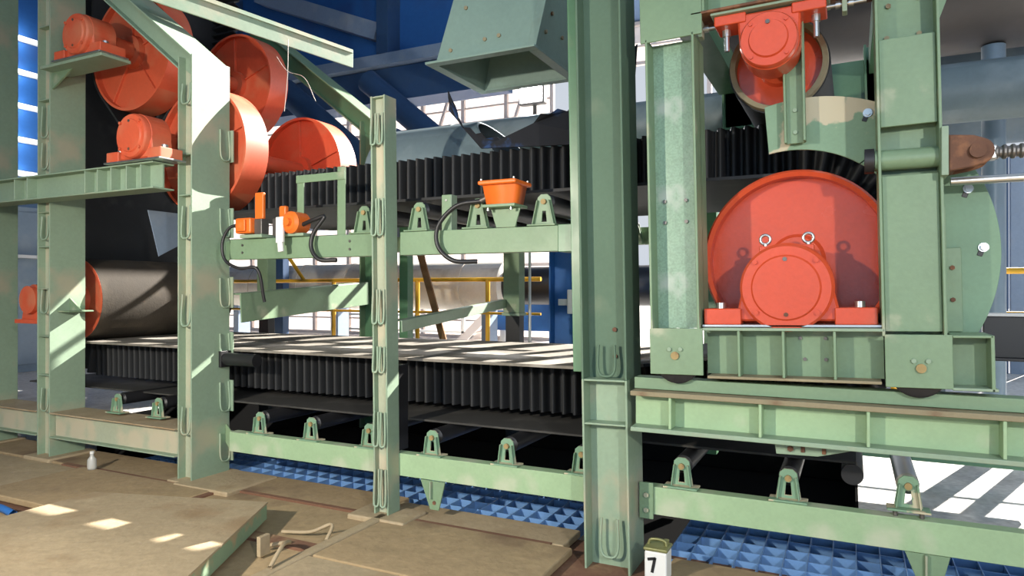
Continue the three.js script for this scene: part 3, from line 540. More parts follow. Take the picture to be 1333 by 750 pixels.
{
  const t = new Thing('take_up_carriage', 'green welded carriage frame with tall posts holding the large red drum', 'carriage', { tilt: TILT });
  const F = -3.80, Wb = -3.93, B = -4.08, g = M.green, d = M.greenDark;
  // base
  t.p('base_plate', bx(-1.01, -0.72, 1.13, 1.385, F - 0.016, F), M.green); t.p('base_plate', bx(0.145, 0.425, 1.105, 1.36, F - 0.016, F), M.green);
  t.p('base_bottom_flange', bx(-0.70, 0.13, 1.115, 1.13, B, F - 0.002), M.rusty);
  t.p('base_top_flange', bx(-0.72, 0.15, 1.372, 1.388, B, F), M.greenDusty); t.p('base_top_flange', bx(0.425, 0.585, 1.345, 1.358, B, F), g); t.p('base_bottom_flange', bx(0.42, 0.60, 1.10, 1.114, B, F), M.greenDusty);
  t.p('base_web', bx(-0.72, 0.145, 1.13, 1.372, Wb - 0.014, Wb, 0), g); t.p('base_web', bx(0.425, 0.58, 1.11, 1.35, Wb - 0.014, Wb, 0), g); t.p('end_plate', bx(0.572, 0.588, 1.1, 1.358, B, F), g);
  for (const x of [-0.535, -0.315, -0.075]) t.p('stiffener', bx(x - 0.007, x + 0.007, 1.13, 1.372, Wb, F - 0.004), g);
  for (const [x, y] of [[-0.24, 1.33], [-0.12, 1.33], [-0.22, 1.22], [-0.12, 1.22]]) t.p('bolt', hexZ(x, y, Wb, 0.01, 0.01), M.steelDark);
  for (const [x, y] of [[-0.87, 1.235], [0.295, 1.2]]) { t.p('pin', cz(x, y, F, F + 0.012, 0.022, 20), M.tan); for (const s of [-0.03, 0.03]) t.p('bolt', hexZ(x + s, y + 0.035, F, 0.012, 0.012), M.greenDusty); }
  // posts: flange, recessed web, flange
  const post = (x0, x1, y0, y1, xa, xb) => { t.p('post_flange', bx(x0, x0 + 0.014, y0, y1, B, F), g); t.p('post_flange', bx(x1 - 0.014, x1, y0, y1, B, F), g); t.p('post_web', bx(x0, x1, y0, y1, Wb - 0.014, Wb, 0), xa ? g : M.greenScuffed); };
  post(-1.005, -0.735, 1.38, 3.0, 0); post(0.135, 0.405, 1.35, 3.7, 1);
  for (const y of [1.98, 2.1]) for (const x of [-0.94, -0.82]) t.p('bolt', hexZ(x, y, Wb, 0.011, 0.012), M.steelDark);
  t.p('cover_plate', bx(0.15, 0.39, 1.372, 2.13, F - 0.05, F - 0.034), g); t.p('cover_plate', bx(0.15, 0.39, 2.37, 2.80, F - 0.05, F - 0.034), g);
  for (const [x, y] of [[0.19, 2.83], [0.33, 2.83], [0.2, 2.99], [0.33, 3.01]]) t.p('bolt', hexZ(x, y, Wb, 0.013, 0.014), M.rusty);
  // top beam
  t.p('top_plate', bx(-1.03, -0.69, 2.98, 3.5, F - 0.016, F), g); t.p('top_web', bx(-0.69, 0.135, 3.13, 3.55, Wb - 0.014, Wb), g);
  t.p('top_bottom_flange', bx(-0.75, 0.135, 3.085, 3.1, B, F), M.rust); t.p('top_stiffener', bx(-0.69, -0.676, 3.1, 3.5, Wb, F - 0.004), g); t.p('top_stiffener', bx(-0.40, -0.386, 3.1, 3.5, Wb, F - 0.004), g);
  t.p('corner_gusset', extrudeZ([[0.405, 2.86], [0.405, 3.7], [0.72, 3.7]], -3.97, -3.955, 0.002), g);
  // bracket holding the guard, guard plate round the belt edge
  t.p('guard_bracket', [bx(-0.30, -0.20, 2.38, 3.09, -4.07, -4.056), bx(-0.305, -0.292, 2.38, 3.09, -4.06, -4.02), bx(-0.208, -0.195, 2.38, 3.09, -4.06, -3.99)], g);
  for (const y of [2.44, 2.56]) t.p('bolt', hexZ(-0.25, y, -4.056, 0.012, 0.01), M.greenDusty);
  const gc = [-0.2, 1.765];
  const guard = t.p('guard_plate', extrudeZ([...arc(gc[0], gc[1], 0.87, 104, 52, 30), ...arc(gc[0] - 0.08, gc[1], 0.59, 55, 101, 24)], -4.115, -4.10, 0.002), M.greenPatchy, t.o, 'plate with large tan patches'); t.p('guard_plate', extrudeZ([...arc(gc[0], gc[1], 0.87, 51.5, -42, 40), ...arc(gc[0] - 0.08, gc[1], 0.59, -42, 54.5, 30)], -4.115, -4.10, 0.002), M.greenEdge);
  for (const a of [96, 68, 22, 0]) { const x = gc[0] + 0.79 * Math.cos(a * Math.PI / 180), y = gc[1] + 0.79 * Math.sin(a * Math.PI / 180); t.p('guard_slot', bar(V(x - 0.012, y - 0.03, -4.1), V(x + 0.008, y + 0.02, -4.1), 0.025, 0.006, V(0, 0, 1)), M.black, guard); t.p('guard_bolt', [hexZ(x + 0.006, y + 0.012, -4.09, 0.016, 0.012), cz(x + 0.006, y + 0.012, -4.1, -4.09, 0.023, 16)], M.steel, guard); }
  t.p('side_bracket', [bx(0.41, 0.425, 1.36, 1.98, -4.1, -3.95), bx(0.425, 0.50, 1.36, 1.78, -4.085, -4.07)], g); for (const y of [1.52, 1.68]) t.p('bolt', hexZ(0.46, y, -4.07, 0.012, 0.01), M.rust);
  // wheels on the rail
  for (const x of [-0.865, 0.285]) t.p('wheel', latheZ([[0.001, -3.822], [0.115, -3.822], [0.124, -3.828], [0.124, -3.852], [0.1, -3.86], [0.1, -3.94], [0.001, -3.94]], x, x < 0 ? 1.203 : 1.18, 40), M.black);
  // far side frame
  for (const [x0, x1, y1] of [[-1.005, -0.735, 3.6], [0.135, 0.405, 3.6]]) t.p('rear_post', [bx(x0, x1, 1.1, y1, -6.5, -6.48), bx(x0, x0 + 0.02, 1.1, y1, -6.6, -6.4), bx(x1 - 0.02, x1, 1.1, y1, -6.6, -6.4)], d);
  t.p('rear_beam', [bx(-1.0, 0.4, 3.05, 3.5, -6.5, -6.48), bx(-1.0, 0.4, 3.03, 3.05, -6.6, -6.4), bx(-0.73, 0.14, 2.3, 2.98, -6.47, -6.45), bx(-0.73, 0.14, 2.7, 2.72, -6.45, -6.38), bx(-0.4, -0.38, 2.3, 3.05, -6.45, -6.4)], d);
  t.p('rear_base', bx(-1.0, 0.58, 1.12, 1.37, -6.6, -6.45), d);
  for (const x of [-0.93, 0.27]) t.p('top_crossbeam', bx(x - 0.1, x + 0.1, 3.35, 3.55, -6.4, -4.1), d);
  t.done();
}
{
  const t = pillow(DR.x - 0.02, 1.60, -4.06, -3.84, 0.232, 1.39, 'large red bearing housing with eye bolts in front of the drum', M.red, TILT);
  for (const s of [-1, 1]) { const x = DR.x - 0.02 + s * 0.107, y = 1.60 + 0.222; t.p('boss', bx(x - 0.028, x + 0.028, y - 0.05, y, -4.0, -3.93, 0.006), M.red); t.p('eye_bolt', [new THREE.TorusGeometry(0.025, 0.008, 10, 28).translate(x, y + 0.036, -3.965), cyl(V(x, y, -3.965), V(x, y + 0.012, -3.965), 0.012, 0.012, 10)], M.steel); }
  t.done();
}
{ // upper roller of the carriage
  const x = -0.345, y = 2.875, r = 0.262;
  const t = new Thing('pulley_drum', 'small orange red drum hanging above the camouflage coloured guard plate', 'drum', { tilt: TILT });
  t.p('drum_shell', latheZ([[r - 0.01, -4.25], [r + 0.012, -4.25], [r + 0.012, -6.1], [r - 0.01, -6.1]], x, y, 64), M.rubber);
  t.p('rim', latheZ([[r - 0.028, -4.34], [r - 0.028, -4.21], [r, -4.2], [r + 0.004, -4.25]], x, y, 64), M.rusty);
  t.p('end_disc', latheZ([[0.0001, -4.25], [0.1, -4.25], [0.11, -4.29], [r - 0.02, -4.29]], x, y, 64), M.red); t.p('end_disc', latheZ([[0.0001, -6.08], [r - 0.01, -6.08]], x, y, 48), M.red);
  t.p('shaft', cz(x, y, -6.3, -3.95, 0.05), M.steelDark); t.done();
  const h = new Thing('bearing_housing', 'red bearing housing hanging upside down from the carriage top beam', 'bearing', { tilt: TILT });
  const cx = x - 0.01, cy = y + 0.02, R = 0.15;
  h.p('body', extrudeZ([[cx + R * 1.05, 3.06], [cx - R * 1.05, 3.06], ...arc(cx, cy, R, 185, 355)], -4.05, -3.85, 0.01), M.red);
  const cap = h.p('cap', latheZ([[0.0001, -3.80], [R * 0.62, -3.80], [R * 0.66, -3.815], [R * 0.92, -3.815], [R * 0.97, -3.83], [R * 0.97, -3.9]], cx, cy, 48), M.red);
  for (const a of [45, 135, 225, 315]) h.p('cap_bolt', hexZ(cx + R * 0.82 * Math.cos(a * Math.PI / 180), cy + R * 0.82 * Math.sin(a * Math.PI / 180), -3.815, 0.010, 0.01), M.red, cap);
  h.p('plug', cz(cx, cy + R * 0.55, -3.81, -3.79, 0.011, 12), M.steelDark, cap);
  for (const s of [-1, 1]) { h.p('foot', bx(cx + s * R * 0.75, cx + s * R * 1.85, 3.015, 3.07, -4.03, -3.84, 0.008), M.red); h.p('foot_bolt', [cyl(V(cx + s * R * 1.5, 2.9, -3.93), V(cx + s * R * 1.5, 3.02, -3.93), 0.014, 0.014, 10), cyl(V(cx + s * R * 1.5, 2.98, -3.93), V(cx + s * R * 1.5, 3.015, -3.93), 0.024, 0.024, 6)], M.steel); }
  h.p('sole_plate', bx(cx - R * 1.95, cx + R * 1.95, 3.07, 3.084, -4.05, -3.82, 0.003), M.greenDusty); h.done();
  for (const [s, label] of [[-1, 'small adjusting screw left of the hanging red bearing'], [1, 'small adjusting screw right of the hanging red bearing']]) {
    const a = new Thing('adjusting_screw', label, 'screw', { tilt: TILT }), ax = cx + s * 0.36;
    a.p('lug', bx(ax - 0.012, ax + 0.012, 2.99, 3.085, -3.95, -3.88), M.greenDusty); a.p('rod', cyl(V(ax - 0.1, 3.04, -3.915), V(ax + 0.1, 3.04, -3.915), 0.011, 0.011, 10), M.steel);
    for (const k of [-0.03, 0.03]) a.p('nut', cyl(V(ax + k - 0.012, 3.04, -3.915), V(ax + k + 0.012, 3.04, -3.915), 0.021, 0.021, 6), M.steel); a.done();
  }
}
{ // take-up screw
  const y = 2.235, z = -3.86, t = new Thing('tension_screw', 'threaded tension screw with brown clevis at the right edge', 'screw', { tilt: [-1, 2.2, 0] });
  t.p('sleeve', cyl(V(0.1, y, z), V(0.372, y, z), 0.05, 0.05, 32), M.green);
  t.p('lock_nut', cyl(V(0.055, y, z), V(0.098, y, z), 0.065, 0.065, 6), M.black);
  t.p('stop_plate', bx(0.372, 0.402, 2.13, 2.36, -3.97, -3.76), M.greenDusty);
  t.p('clevis', [extrudeZ([[0.403, 2.15], [0.403, 2.32], [0.5, 2.31], ...arc(0.52, y, 0.062, 70, -70, 12), [0.5, 2.165]], -3.80, -3.775, 0.005), extrudeZ([[0.403, 2.15], [0.403, 2.32], [0.5, 2.31], ...arc(0.52, y, 0.062, 70, -70, 12), [0.5, 2.165]], -3.945, -3.92, 0.005), bx(0.403, 0.43, 2.15, 2.32, -3.92, -3.80)], M.rust);
  t.p('clevis_pin', cz(0.515, y, -3.95, -3.755, 0.034, 24), M.rust);
  t.p('eye', [bx(0.50, 0.6, 2.20, 2.27, -3.89, -3.83, 0.01)], M.steel);
  const pts = [], turns = 26, L = 0.85;
  for (let i = 0; i <= turns * 4; i++) { const k = i / 2 % 2 < 1 ? 0 : 0; pts.push(new THREE.Vector2([0.026, 0.034, 0.034, 0.026][i % 4], L * i / (turns * 4))); }
  t.p('threaded_rod', along(toCreasedNormals(new THREE.LatheGeometry(pts, 24), 0.3), V(0.585, y, z), V(1.435, y, z)), M.steelDark);
  t.done();
  one('guide_bar', 'plain bright steel bar below the threaded screw', 'bar', cyl(V(0.43, 2.125, -3.96), V(1.5, 2.125, -3.96), 0.02, 0.02, 20), M.steel);
}

// ---------------------------------------------------------------- chute, skirt, torn sheet, pipe above the upper belt
{
  const t = new Thing('chute', 'green steel chute with bolted seams ending above the upper belt', 'chute');
  const b = [[-2.93, 3.38, -4.62], [-2.13, 3.38, -4.62], [-2.13, 3.38, -5.4], [-2.93, 3.38, -5.4]], u = [[-2.56, 4.75, -4.75], [-1.85, 4.75, -4.75], [-1.85, 4.75, -5.3], [-2.56, 4.75, -5.3]];
  const quad = (a, b2, c, d2, off) => { const P = [a, b2, c, d2].map((q) => V(...q)), n = P[1].clone().sub(P[0]).cross(P[3].clone().sub(P[0])).normalize().multiplyScalar(off), Q = P.map((q) => q.clone().add(n)); const A = [...P, ...Q], f = [[0, 1, 2, 3], [7, 6, 5, 4], [0, 4, 5, 1], [1, 5, 6, 2], [2, 6, 7, 3], [3, 7, 4, 0]], pos = []; for (const q of f) for (const k of [0, 1, 2, 0, 2, 3]) pos.push(A[q[k]].x, A[q[k]].y, A[q[k]].z); const g2 = new THREE.BufferGeometry(); g2.setAttribute('position', new THREE.Float32BufferAttribute(pos, 3)); g2.computeVertexNormals(); return g2; };
  const wn = ['front_wall', 'right_wall', 'rear_wall', 'left_wall'];
  for (let i = 0; i < 4; i++) { const j = (i + 1) % 4; t.p(wn[i], quad(b[i], b[j], u[j], u[i], 0.012), M.chute); }
  t.p('bottom_flange', [bx(-3.0, -2.06, 3.36, 3.38, -4.63, -4.55), bx(-3.0, -2.06, 3.36, 3.38, -5.47, -5.39), bx(-3.0, -2.92, 3.36, 3.38, -5.39, -4.63), bx(-2.14, -2.06, 3.36, 3.38, -5.39, -4.63)], M.chute);
  t.p('corner_angle', [bar(V(-2.11, 3.38, -4.61), V(-1.83, 4.75, -4.74), 0.07, 0.012, V(0, 0, 1)), bar(V(-2.10, 3.38, -4.65), V(-1.82, 4.75, -4.78), 0.012, 0.07, V(0, 0, 1))], M.chute);
  for (const [x, y] of [[-2.8, 3.46], [-2.5, 3.5], [-2.38, 3.51], [-2.68, 3.78], [-2.45, 3.83], [-2.6, 4.05], [-2.3, 3.9], [-2.05, 3.75]]) t.p('bolt', hexZ(x, y, -4.61 - (y - 3.38) * 0.095, 0.016, 0.016), M.rusty);
  for (const [y, z] of [[3.55, -4.8], [3.7, -4.85], [3.85, -4.9], [3.6, -5.1]]) { const x = -2.118 + (y - 3.38) * 0.204; t.p('bolt', cyl(V(x, y, z), V(x + 0.016, y, z), 0.016, 0.016, 6), M.rusty); }
  t.done();
}
{
  const t = new Thing('skirt_cover', 'grey green curved cover lying along the upper belt', 'cover');
  const sec = arc(-5.35, 2.5, 0.56, -5, 185, 30).concat(arc(-5.35, 2.5, 0.545, 185, -5, 30));
  const g = extrudeX(sec, -3.8, -2.35, 0.001); const p = g.attributes.position; // slanted end
  for (let i = 0; i < p.count; i++) { const k = smooth(-4.5, -2.35, p.getX(i)); if (p.getX(i) > -3.4) p.setX(i, p.getX(i) - 0.55 * Math.max(0, (p.getY(i) - 2.5) / 0.56) * smooth(-3.4, -2.35, p.getX(i))); }
  g.computeVertexNormals(); t.p('cover_shell', toCreasedNormals(g, 0.5), M.skirt); 
  t.p('edge_rail', [bx(-3.8, -2.35, 2.42, 2.47, -4.82, -4.79)], M.skirt); t.done();
}
{
  const top = [[-2.99, 3.1], [-2.95, 3.24], [-2.92, 3.08], [-2.8, 2.96], [-2.64, 2.86], [-2.5, 2.83], [-2.35, 2.87], [-2.15, 2.93], [-1.98, 3.02], [-1.86, 3.1], [-1.78, 3.2], [-1.7, 3.2], [-1.6, 3.34], [-1.45, 3.4]];
  const outline = [[-2.5, 2.66], [-2.76, 2.92], ...top.flatMap(([x, y], i) => i + 1 < top.length ? [0, 0.33, 0.66].map((k) => { const X = x + (top[i + 1][0] - x) * k, Y = y + (top[i + 1][1] - y) * k; return [X + 0.13 + 0.012 * Math.sin(X * 90), Y - 0.09 + (i > 1 ? 0.018 * Math.sin(X * 61) + 0.014 * Math.sin(X * 131) : 0)]; }) : [[x + 0.1, y - 0.08]]), [-1.35, 2.6]].reverse();
  const s = new THREE.Shape(outline.map((q) => new THREE.Vector2(...q)));
  const g = new THREE.ExtrudeGeometry(s, { depth: 0.02, bevelEnabled: false, steps: 1 }); const p = g.attributes.position;
  for (let i = 0; i < p.count; i++) { const x = p.getX(i), y = p.getY(i); p.setZ(i, p.getZ(i) - 4.62 + 0.05 * Math.sin(x * 11 + y * 4) + 0.035 * Math.sin(x * 27 - y * 9) - (y - 2.6) * 0.12); }
  g.computeVertexNormals(); one('rubber_sheet', 'torn blue black sheet bunched up above the upper belt', 'sheet', g, M.tarp);
}
{
  const t = new Thing('pipe', 'long grey green pipe running behind the upper belt', 'pipe');
  t.p('pipe_barrel', cyl(V(-5.2, 3.27, -6.95), V(2, 3.27, -6.95), 0.25, 0.25, 40), M.skirt);
  for (const x of [-4.2, -2.2, -0.2]) t.p('band', cyl(V(x, 3.27, -6.95), V(x + 0.06, 3.27, -6.95), 0.257, 0.257, 40), M.skirt);
  for (const x of [-4.9, -1.3, 1.6]) t.p('support', bx(x, x + 0.12, 0, 3.1, -7.0, -6.88), M.greenDark);
  t.p('plate', bx(-2.86, -2.73, 3.2, 3.34, -6.71, -6.69), M.white); t.done();
}

// ---------------------------------------------------------------- things behind the conveyor
{
  const t = new Thing('pipe', 'thick silver insulated pipe behind the yellow railing', 'pipe'), y = 1.66, z = -10;
  t.p('insulation', cyl(V(-12, y, z), V(-5.0, y, z), 0.40, 0.40, 48), M.silver);
  for (const x of [-10.4, -9.2, -8.1, -6.9, -5.75]) t.p('band', cyl(V(x, y, z), V(x + 0.06, y, z), 0.412, 0.412, 48), M.silver);
  t.p('end_cap', latheZ([[0.4, 0], [0.36, 0.02], [0.28, 0.04]], 0, 0, 40).rotateY(Math.PI / 2).translate(-5.0, y, z), M.silver);
  for (const x of [-11, -8.5, -5.4, -2.2]) t.p('saddle', bx(x, x + 0.14, 0, 1.3, z - 0.15, z + 0.15), M.blueGrey); t.p('bare_pipe', cyl(V(-5.1, y, z), V(-1.5, y, z), 0.3, 0.3, 40), M.black); t.done();
}
{
  const t = new Thing('safety_railing', 'yellow safety railing along the walkway behind the conveyor', 'railing'), z = -8.5;
  t.p('top_rail', cyl(V(-12, 1.74, z), V(-3.75, 1.74, z), 0.03, 0.03, 12), M.yellow); t.p('middle_rail', cyl(V(-12, 1.27, z), V(-3.75, 1.27, z), 0.018, 0.018, 12), M.yellow);
  for (const x of [-11.4, -10.0, -8.75, -7.3, -5.73, -4.56]) t.p('post', cyl(V(x, 0, z), V(x, 1.74, z), 0.032, 0.032, 12), M.yellow);
  t.p('brace', cyl(V(-7.9, 1.74, z), V(-8.3, 2.2, z), 0.03, 0.03, 10), M.yellow); t.done();
  const u = new Thing('safety_railing', 'yellow safety railing seen right of the carriage', 'railing');
  u.p('top_rail', cyl(V(0.2, 1.79, z), V(5, 1.79, z), 0.032, 0.032, 12), M.yellow); u.p('middle_rail', cyl(V(0.2, 1.36, z), V(5, 1.36, z), 0.02, 0.02, 12), M.yellow);
  for (const x of [0.4, 2.4, 4.4]) u.p('post', cyl(V(x, 0, z), V(x, 1.79, z), 0.03, 0.03, 12), M.yellow); u.done();
}
one('timber_plank', 'brown timber plank leaning behind the thin post', 'plank', bar(V(-4.62, 0.01, -7.9), V(-5.3, 2.15, -7.9), 0.1, 0.03, V(0, 0, 1)), M.wood);
{
  const t = new Thing('blue_column', 'bright blue column with white boxes left of the thick column', 'column'), z = -8;
  t.p('flange', bx(-3.42, -3.40, 0, 2.6, z - 0.3, z), M.blue); t.p('web', bx(-3.40, -2.9, 0, 2.6, z - 0.16, z - 0.14), M.blue); t.p('flange', bx(-2.9, -2.88, 0, 2.6, z - 0.3, z), M.blue);
  t.p('panel', bx(-3.12, -2.86, 1.6, 2.08, z - 0.13, z - 0.05), M.white); t.p('box', bx(-3.16, -2.95, 1.3, 1.6, z - 0.13, z + 0.04, 0.01), M.white); t.p('conduit', bx(-3.32, -3.16, 1.40, 1.48, z - 0.13, z - 0.06), M.white); t.done();
  one('conduit_pipe', 'thin upright steel tube left of the bright blue column', 'pipe', cyl(V(-3.5, 0, -7.6), V(-3.5, 2.6, -7.6), 0.018, 0.018, 10), M.steel);
  one('conduit_pipe', 'white upright tube between blue column and thick green column', 'pipe', cyl(V(-2.3, -0.7, -7.0), V(-2.3, 2.4, -7.0), 0.035, 0.035, 12), M.white);
}
{
  const t = new Thing('hopper', 'blue hopper with a pale sloping side behind the lower belt', 'hopper');
  t.p('bin', extrudeZ([[-5.6, 0.9], [-5.6, 1.45], [-4.0, 1.45], [-4.35, 0.9]], -11.6, -10.6, 0.01), M.blue); t.p('cone', extrudeZ([[-4.35, 0.9], [-4.0, 1.45], [-3.9, 1.4], [-4.25, 0.85]], -11.58, -10.55, 0.005), M.white);
  for (const x of [-5.5, -4.5]) t.p('leg', bx(x, x + 0.1, 0, 0.9, -10.8, -10.7), M.white); t.done();
}
{
  const t = new Thing('stair', 'white steel stair and rails far behind the lower belt', 'stair'), z = -15;
  for (const x of [-13, -11.6, -10.2, -8.8]) t.p('post', bx(x, x + 0.08, 0, 2.2, z - 0.08, z), M.white);
  for (const y of [0.5, 0.9, 1.3, 2.1]) t.p('rail', bx(-13, -8.7, y, y + 0.06, z - 0.06, z), M.white);
  t.p('stringer', bar(V(-9.0, 0, z + 0.3), V(-6.8, 2.0, z + 0.3), 0.05, 0.2), M.palePink); t.p('stringer', bar(V(-9.0, 0, z - 0.5), V(-6.8, 2.0, z - 0.5), 0.05, 0.2), M.palePink);
  for (let i = 0; i < 9; i++) t.p('tread', bx(-8.95 + i * 0.24, -8.72 + i * 0.24, 0.1 + i * 0.215, 0.13 + i * 0.215, z - 0.5, z + 0.3), M.palePink); t.done();
}
{ // blue roof steel
  const t = new Thing('blue_girder', 'deep blue plate girder high up behind the orange wheels', 'girder'), z = -10;
  t.p('web', bx(-15.5, -4.6, 5.75, 9.4, z - 0.3, z - 0.27), M.blue); t.p('bottom_flange', bx(-15.5, -4.6, 5.55, 5.75, z - 0.3, z + 0.12), M.blueGrey);
  t.p('soffit_box', bx(-15.5, -5.2, 4.95, 5.54, z - 0.6, z - 0.05), M.blueDeep); t.p('stiffener', bx(-7.55, -7.3, 5.76, 9.4, z - 0.27, z + 0.1), M.blueDeep); t.p('stiffener', bx(-11.5, -11.2, 5.76, 9.4, z - 0.27, z + 0.1), M.blueDeep); 
  t.p('flange_plate', bar(V(-10.5, 7.4, z - 0.1), V(-7.6, 6.2, z - 0.1), 0.3, 0.3), M.blueGrey); t.done();
  { const h = new Thing('blue_beam', 'dark blue beam at the feet of the diagonal pipe braces', 'beam'); h.p('beam', bx(-9.4, -2.1, 2.7, 3.02, -10, -9.3), M.blueDeep); for (const x of [-9.4, -2.4]) h.p('leg', bx(x, x + 0.25, 0, 2.7, -9.45, -9.3), M.blueDeep); h.done(); }
  one('brace_pipe', 'blue diagonal pipe brace left of the green chute', 'brace', cyl(V(-7.5, 5.2, -9.6), V(-4.97, 3.14, -9.6), 0.2, 0.2, 28), M.blueDeep);
  one('brace_pipe', 'dark blue diagonal pipe brace behind the orange wheels', 'brace', cyl(V(-9.2, 5.2, -9.4), V(-6.7, 3.14, -9.55), 0.22, 0.22, 28), M.blueDeep);
  one('brace_pipe', 'thin blue brace below the diagonal pipe left of the chute', 'brace', cyl(V(-7.9, 4.7, -9.9), V(-4.7, 3.08, -9.9), 0.1, 0.1, 20), M.blueGrey);
}
{ // lamp glaring under the chute
  const p = V(-4.13, 4.42, -9), t = new Thing('floodlight', 'glaring white floodlight behind the chute', 'lamp');
  t.p('housing', bx(p.x - 0.2, p.x + 0.2, p.y - 0.16, p.y + 0.16, p.z - 0.14, p.z - 0.01, 0.02), M.steelDark); t.p('lens', bx(p.x - 0.17, p.x + 0.17, p.y - 0.13, p.y + 0.13, p.z - 0.012, p.z + 0.004, 0), glow(30, 30, 32)); t.p('arm', [bx(p.x - 0.03, p.x + 0.03, 2.98, p.y, p.z - 0.2, p.z - 0.14), bx(p.x - 0.03, p.x + 0.03, 2.96, 3.02, p.z - 0.4, p.z - 0.14)], M.steelDark); t.done();
  const l = new THREE.SpotLight(rgb(0.95, 0.97, 1), 60, 0, 1.0, 0.6, 2); l.position.set(p.x, p.y, p.z + 0.03); l.target.position.set(-2, 2.6, -4); l.castShadow = true; l.shadow.radius = 6; scene.add(l, l.target);
}
{ // open rack added behind the upper belt to cast stripes of shade
  const t = new Thing('added_stripe_rack', 'open galvanised rack added behind the upper belt to cast sun stripes', 'rack'), z = -8;
  for (const y of [2.2, 2.75, 3.45]) t.p('rail', bx(-6.0, -1.42, y, y + 0.06, z - 0.05, z), M.blueGrey);
  for (let i = 0; i < 7; i++) t.p('upright', bx(-5.95 + i * 0.66, -5.68 + i * 0.66 + 0.1 * rnd(), 2.2, 3.5, z - 0.07, z - 0.05, 0.002), M.blueGrey);
  for (const x of [-5.95, -2.5]) t.p('leg', bx(x, x + 0.1, -0.7, 2.2, z - 0.1, z), M.blueDeep); t.done();
}
{ // right background
  const t = new Thing('duct', 'huge dark grey duct at the top right', 'duct');
  for (const x of [-1.3, 1.5]) t.p('stand', bx(x, x + 0.12, 0, 4.3, -8.06, -7.94), M.blueDeep); t.p('duct_shell', cyl(V(-1.4, 5.2, -8), V(2.0, 5.2, -8), 1.25, 1.25, 64), M.duct); t.p('flange_ring', cyl(V(1.9, 5.2, -8), V(2.0, 5.2, -8), 1.31, 1.31, 64), M.duct); t.done();  // shell lengthened to the left and thickened to shade the chute
  const u = new Thing('tank', 'wide pale blue tank behind the carriage at right', 'tank');
  u.p('tank_shell', cyl(V(0.6, 4.35, -10.25), V(4.0, 4.35, -10.25), 0.95, 0.95, 56), M.tankBlue); for (const x of [0.9, 3.4]) u.p('leg', bx(x, x + 0.15, 0, 3.6, -10.35, -10.2), M.tankBlue); u.p('band', cyl(V(2.4, 4.35, -10.25), V(2.5, 4.35, -10.25), 0.965, 0.965, 56), M.tankBlue); u.done();
  one('vertical_pipe', 'pale upright pipe behind the threaded screw at right', 'pipe', cyl(V(1.22, 0, -8.0), V(1.22, 3.94, -8.0), 0.1, 0.1, 24), M.paleBlue);
  const w = new Thing('cladding', 'blue grey upright cladding boards behind the right railing', 'cladding');
  for (let i = 0; i < 14; i++) w.p('board', bx(1.2 + i * 0.3, 1.2 + i * 0.3 + 0.2 + 0.08 * rnd(), 0, 4.2, -16.1, -16 + 0.1 * rnd()), [M.blueDeep, M.blueGrey, M.blueDeep, M.tankBlue][i % 4]); w.done();
  const c = new Thing('cross_beam', 'black channel end low at the right of the carriage', 'beam'); c.p('web', bx(0.75, 3, 1.17, 1.43, -5.3, -5.28), M.black); c.p('top_flange', bx(0.75, 3, 1.43, 1.45, -5.45, -5.25), M.white); c.p('bottom_flange', bx(0.75, 3, 1.15, 1.17, -5.45, -5.25), M.black); c.done();
  one('yellow_post', 'yellow post with crossbars seen past the right carriage post', 'post', [bx(0.72, 0.78, 0, 3.6, -9.6, -9.54), bx(0.5, 1.2, 2.95, 3.0, -9.6, -9.56), bx(0.5, 1.2, 3.2, 3.25, -9.6, -9.56)], M.yellow);
}
{ // left background
  for (let i = 0; i < 5; i++) { // tube lamps on the left wall
    const y = 6.9 - i * 0.72, t = new Thing('tube_lamp', ['topmost', 'second', 'third', 'fourth', 'lowest'][i] + ' white tube lamp on the blue wall at left', 'lamp', { group: 'tube lamps on the left wall' });
    t.p('batten', bx(-15.957, -15.9, y, y + 0.12, -11.5, -6.2), M.white); t.p('tube', bx(-15.9, -15.84, y + 0.02, y + 0.1, -11.5, -6.2, 0.02), glow(1.1, 1.12, 1.2)); t.done();
    const l = new THREE.PointLight(rgb(0.9, 0.95, 1), 0.9, 0, 2); l.position.set(-15.7, y + 0.05, -8.5); l.castShadow = true; scene.add(l);
  }
  const b = new Thing('cladding', 'bright blue upper cladding on the left wall behind the tube lamps', 'cladding');
  for (let i = 0; i < 9; i++) b.p('panel', bx(-15.999, -15.96, 3.9, 9.4, -15 + i * 1.2, -13.83 + i * 1.2, 0.004), M.blue); b.done();
  const w = new Thing('cabinet', 'pale blue cabinets low on the left behind the first column', 'cabinet');
  w.p('body', bx(-15.2, -14.4, 0, 3.2, -11, -7.5), M.paleBlue); for (let i = 0; i < 3; i++) w.p('door', bx(-14.4, -14.36, 0.15, 3.1, -10.9 + i * 1.15, -9.85 + i * 1.15), M.paleBlue); w.p('shelf', bx(-14.4, -14.1, 2.2, 2.26, -11, -7.5), M.white); w.done();
}
for (const [p, aim, cd, col, label] of FLOODS) { // out of the picture
  const t = new Thing('floodlight', label, 'lamp'), P = V(...p), A = V(...aim), d = A.clone().sub(P).normalize();
  t.p('housing', bar(P.clone().addScaledVector(d, -0.2), P.clone().addScaledVector(d, -0.02), 0.3, 0.22), M.steelDark); t.p('lens', bar(P.clone().addScaledVector(d, -0.02), P, 0.26, 0.18), glow(3, 2.8, 2.4));
  t.p('mast', bx(P.x - 0.04, P.x + 0.04, 0, P.y - 0.1, P.z + 0.1, P.z + 0.18), M.steelDark); t.done();
  const l = new THREE.SpotLight(rgb(...col), cd, 0, 1.0, 0.85, 2); l.position.copy(P).addScaledVector(d, 0.02); l.target.position.copy(A); l.castShadow = true; l.shadow.radius = 4; l.shadow.mapSize.set(2048, 2048); scene.add(l, l.target);
}

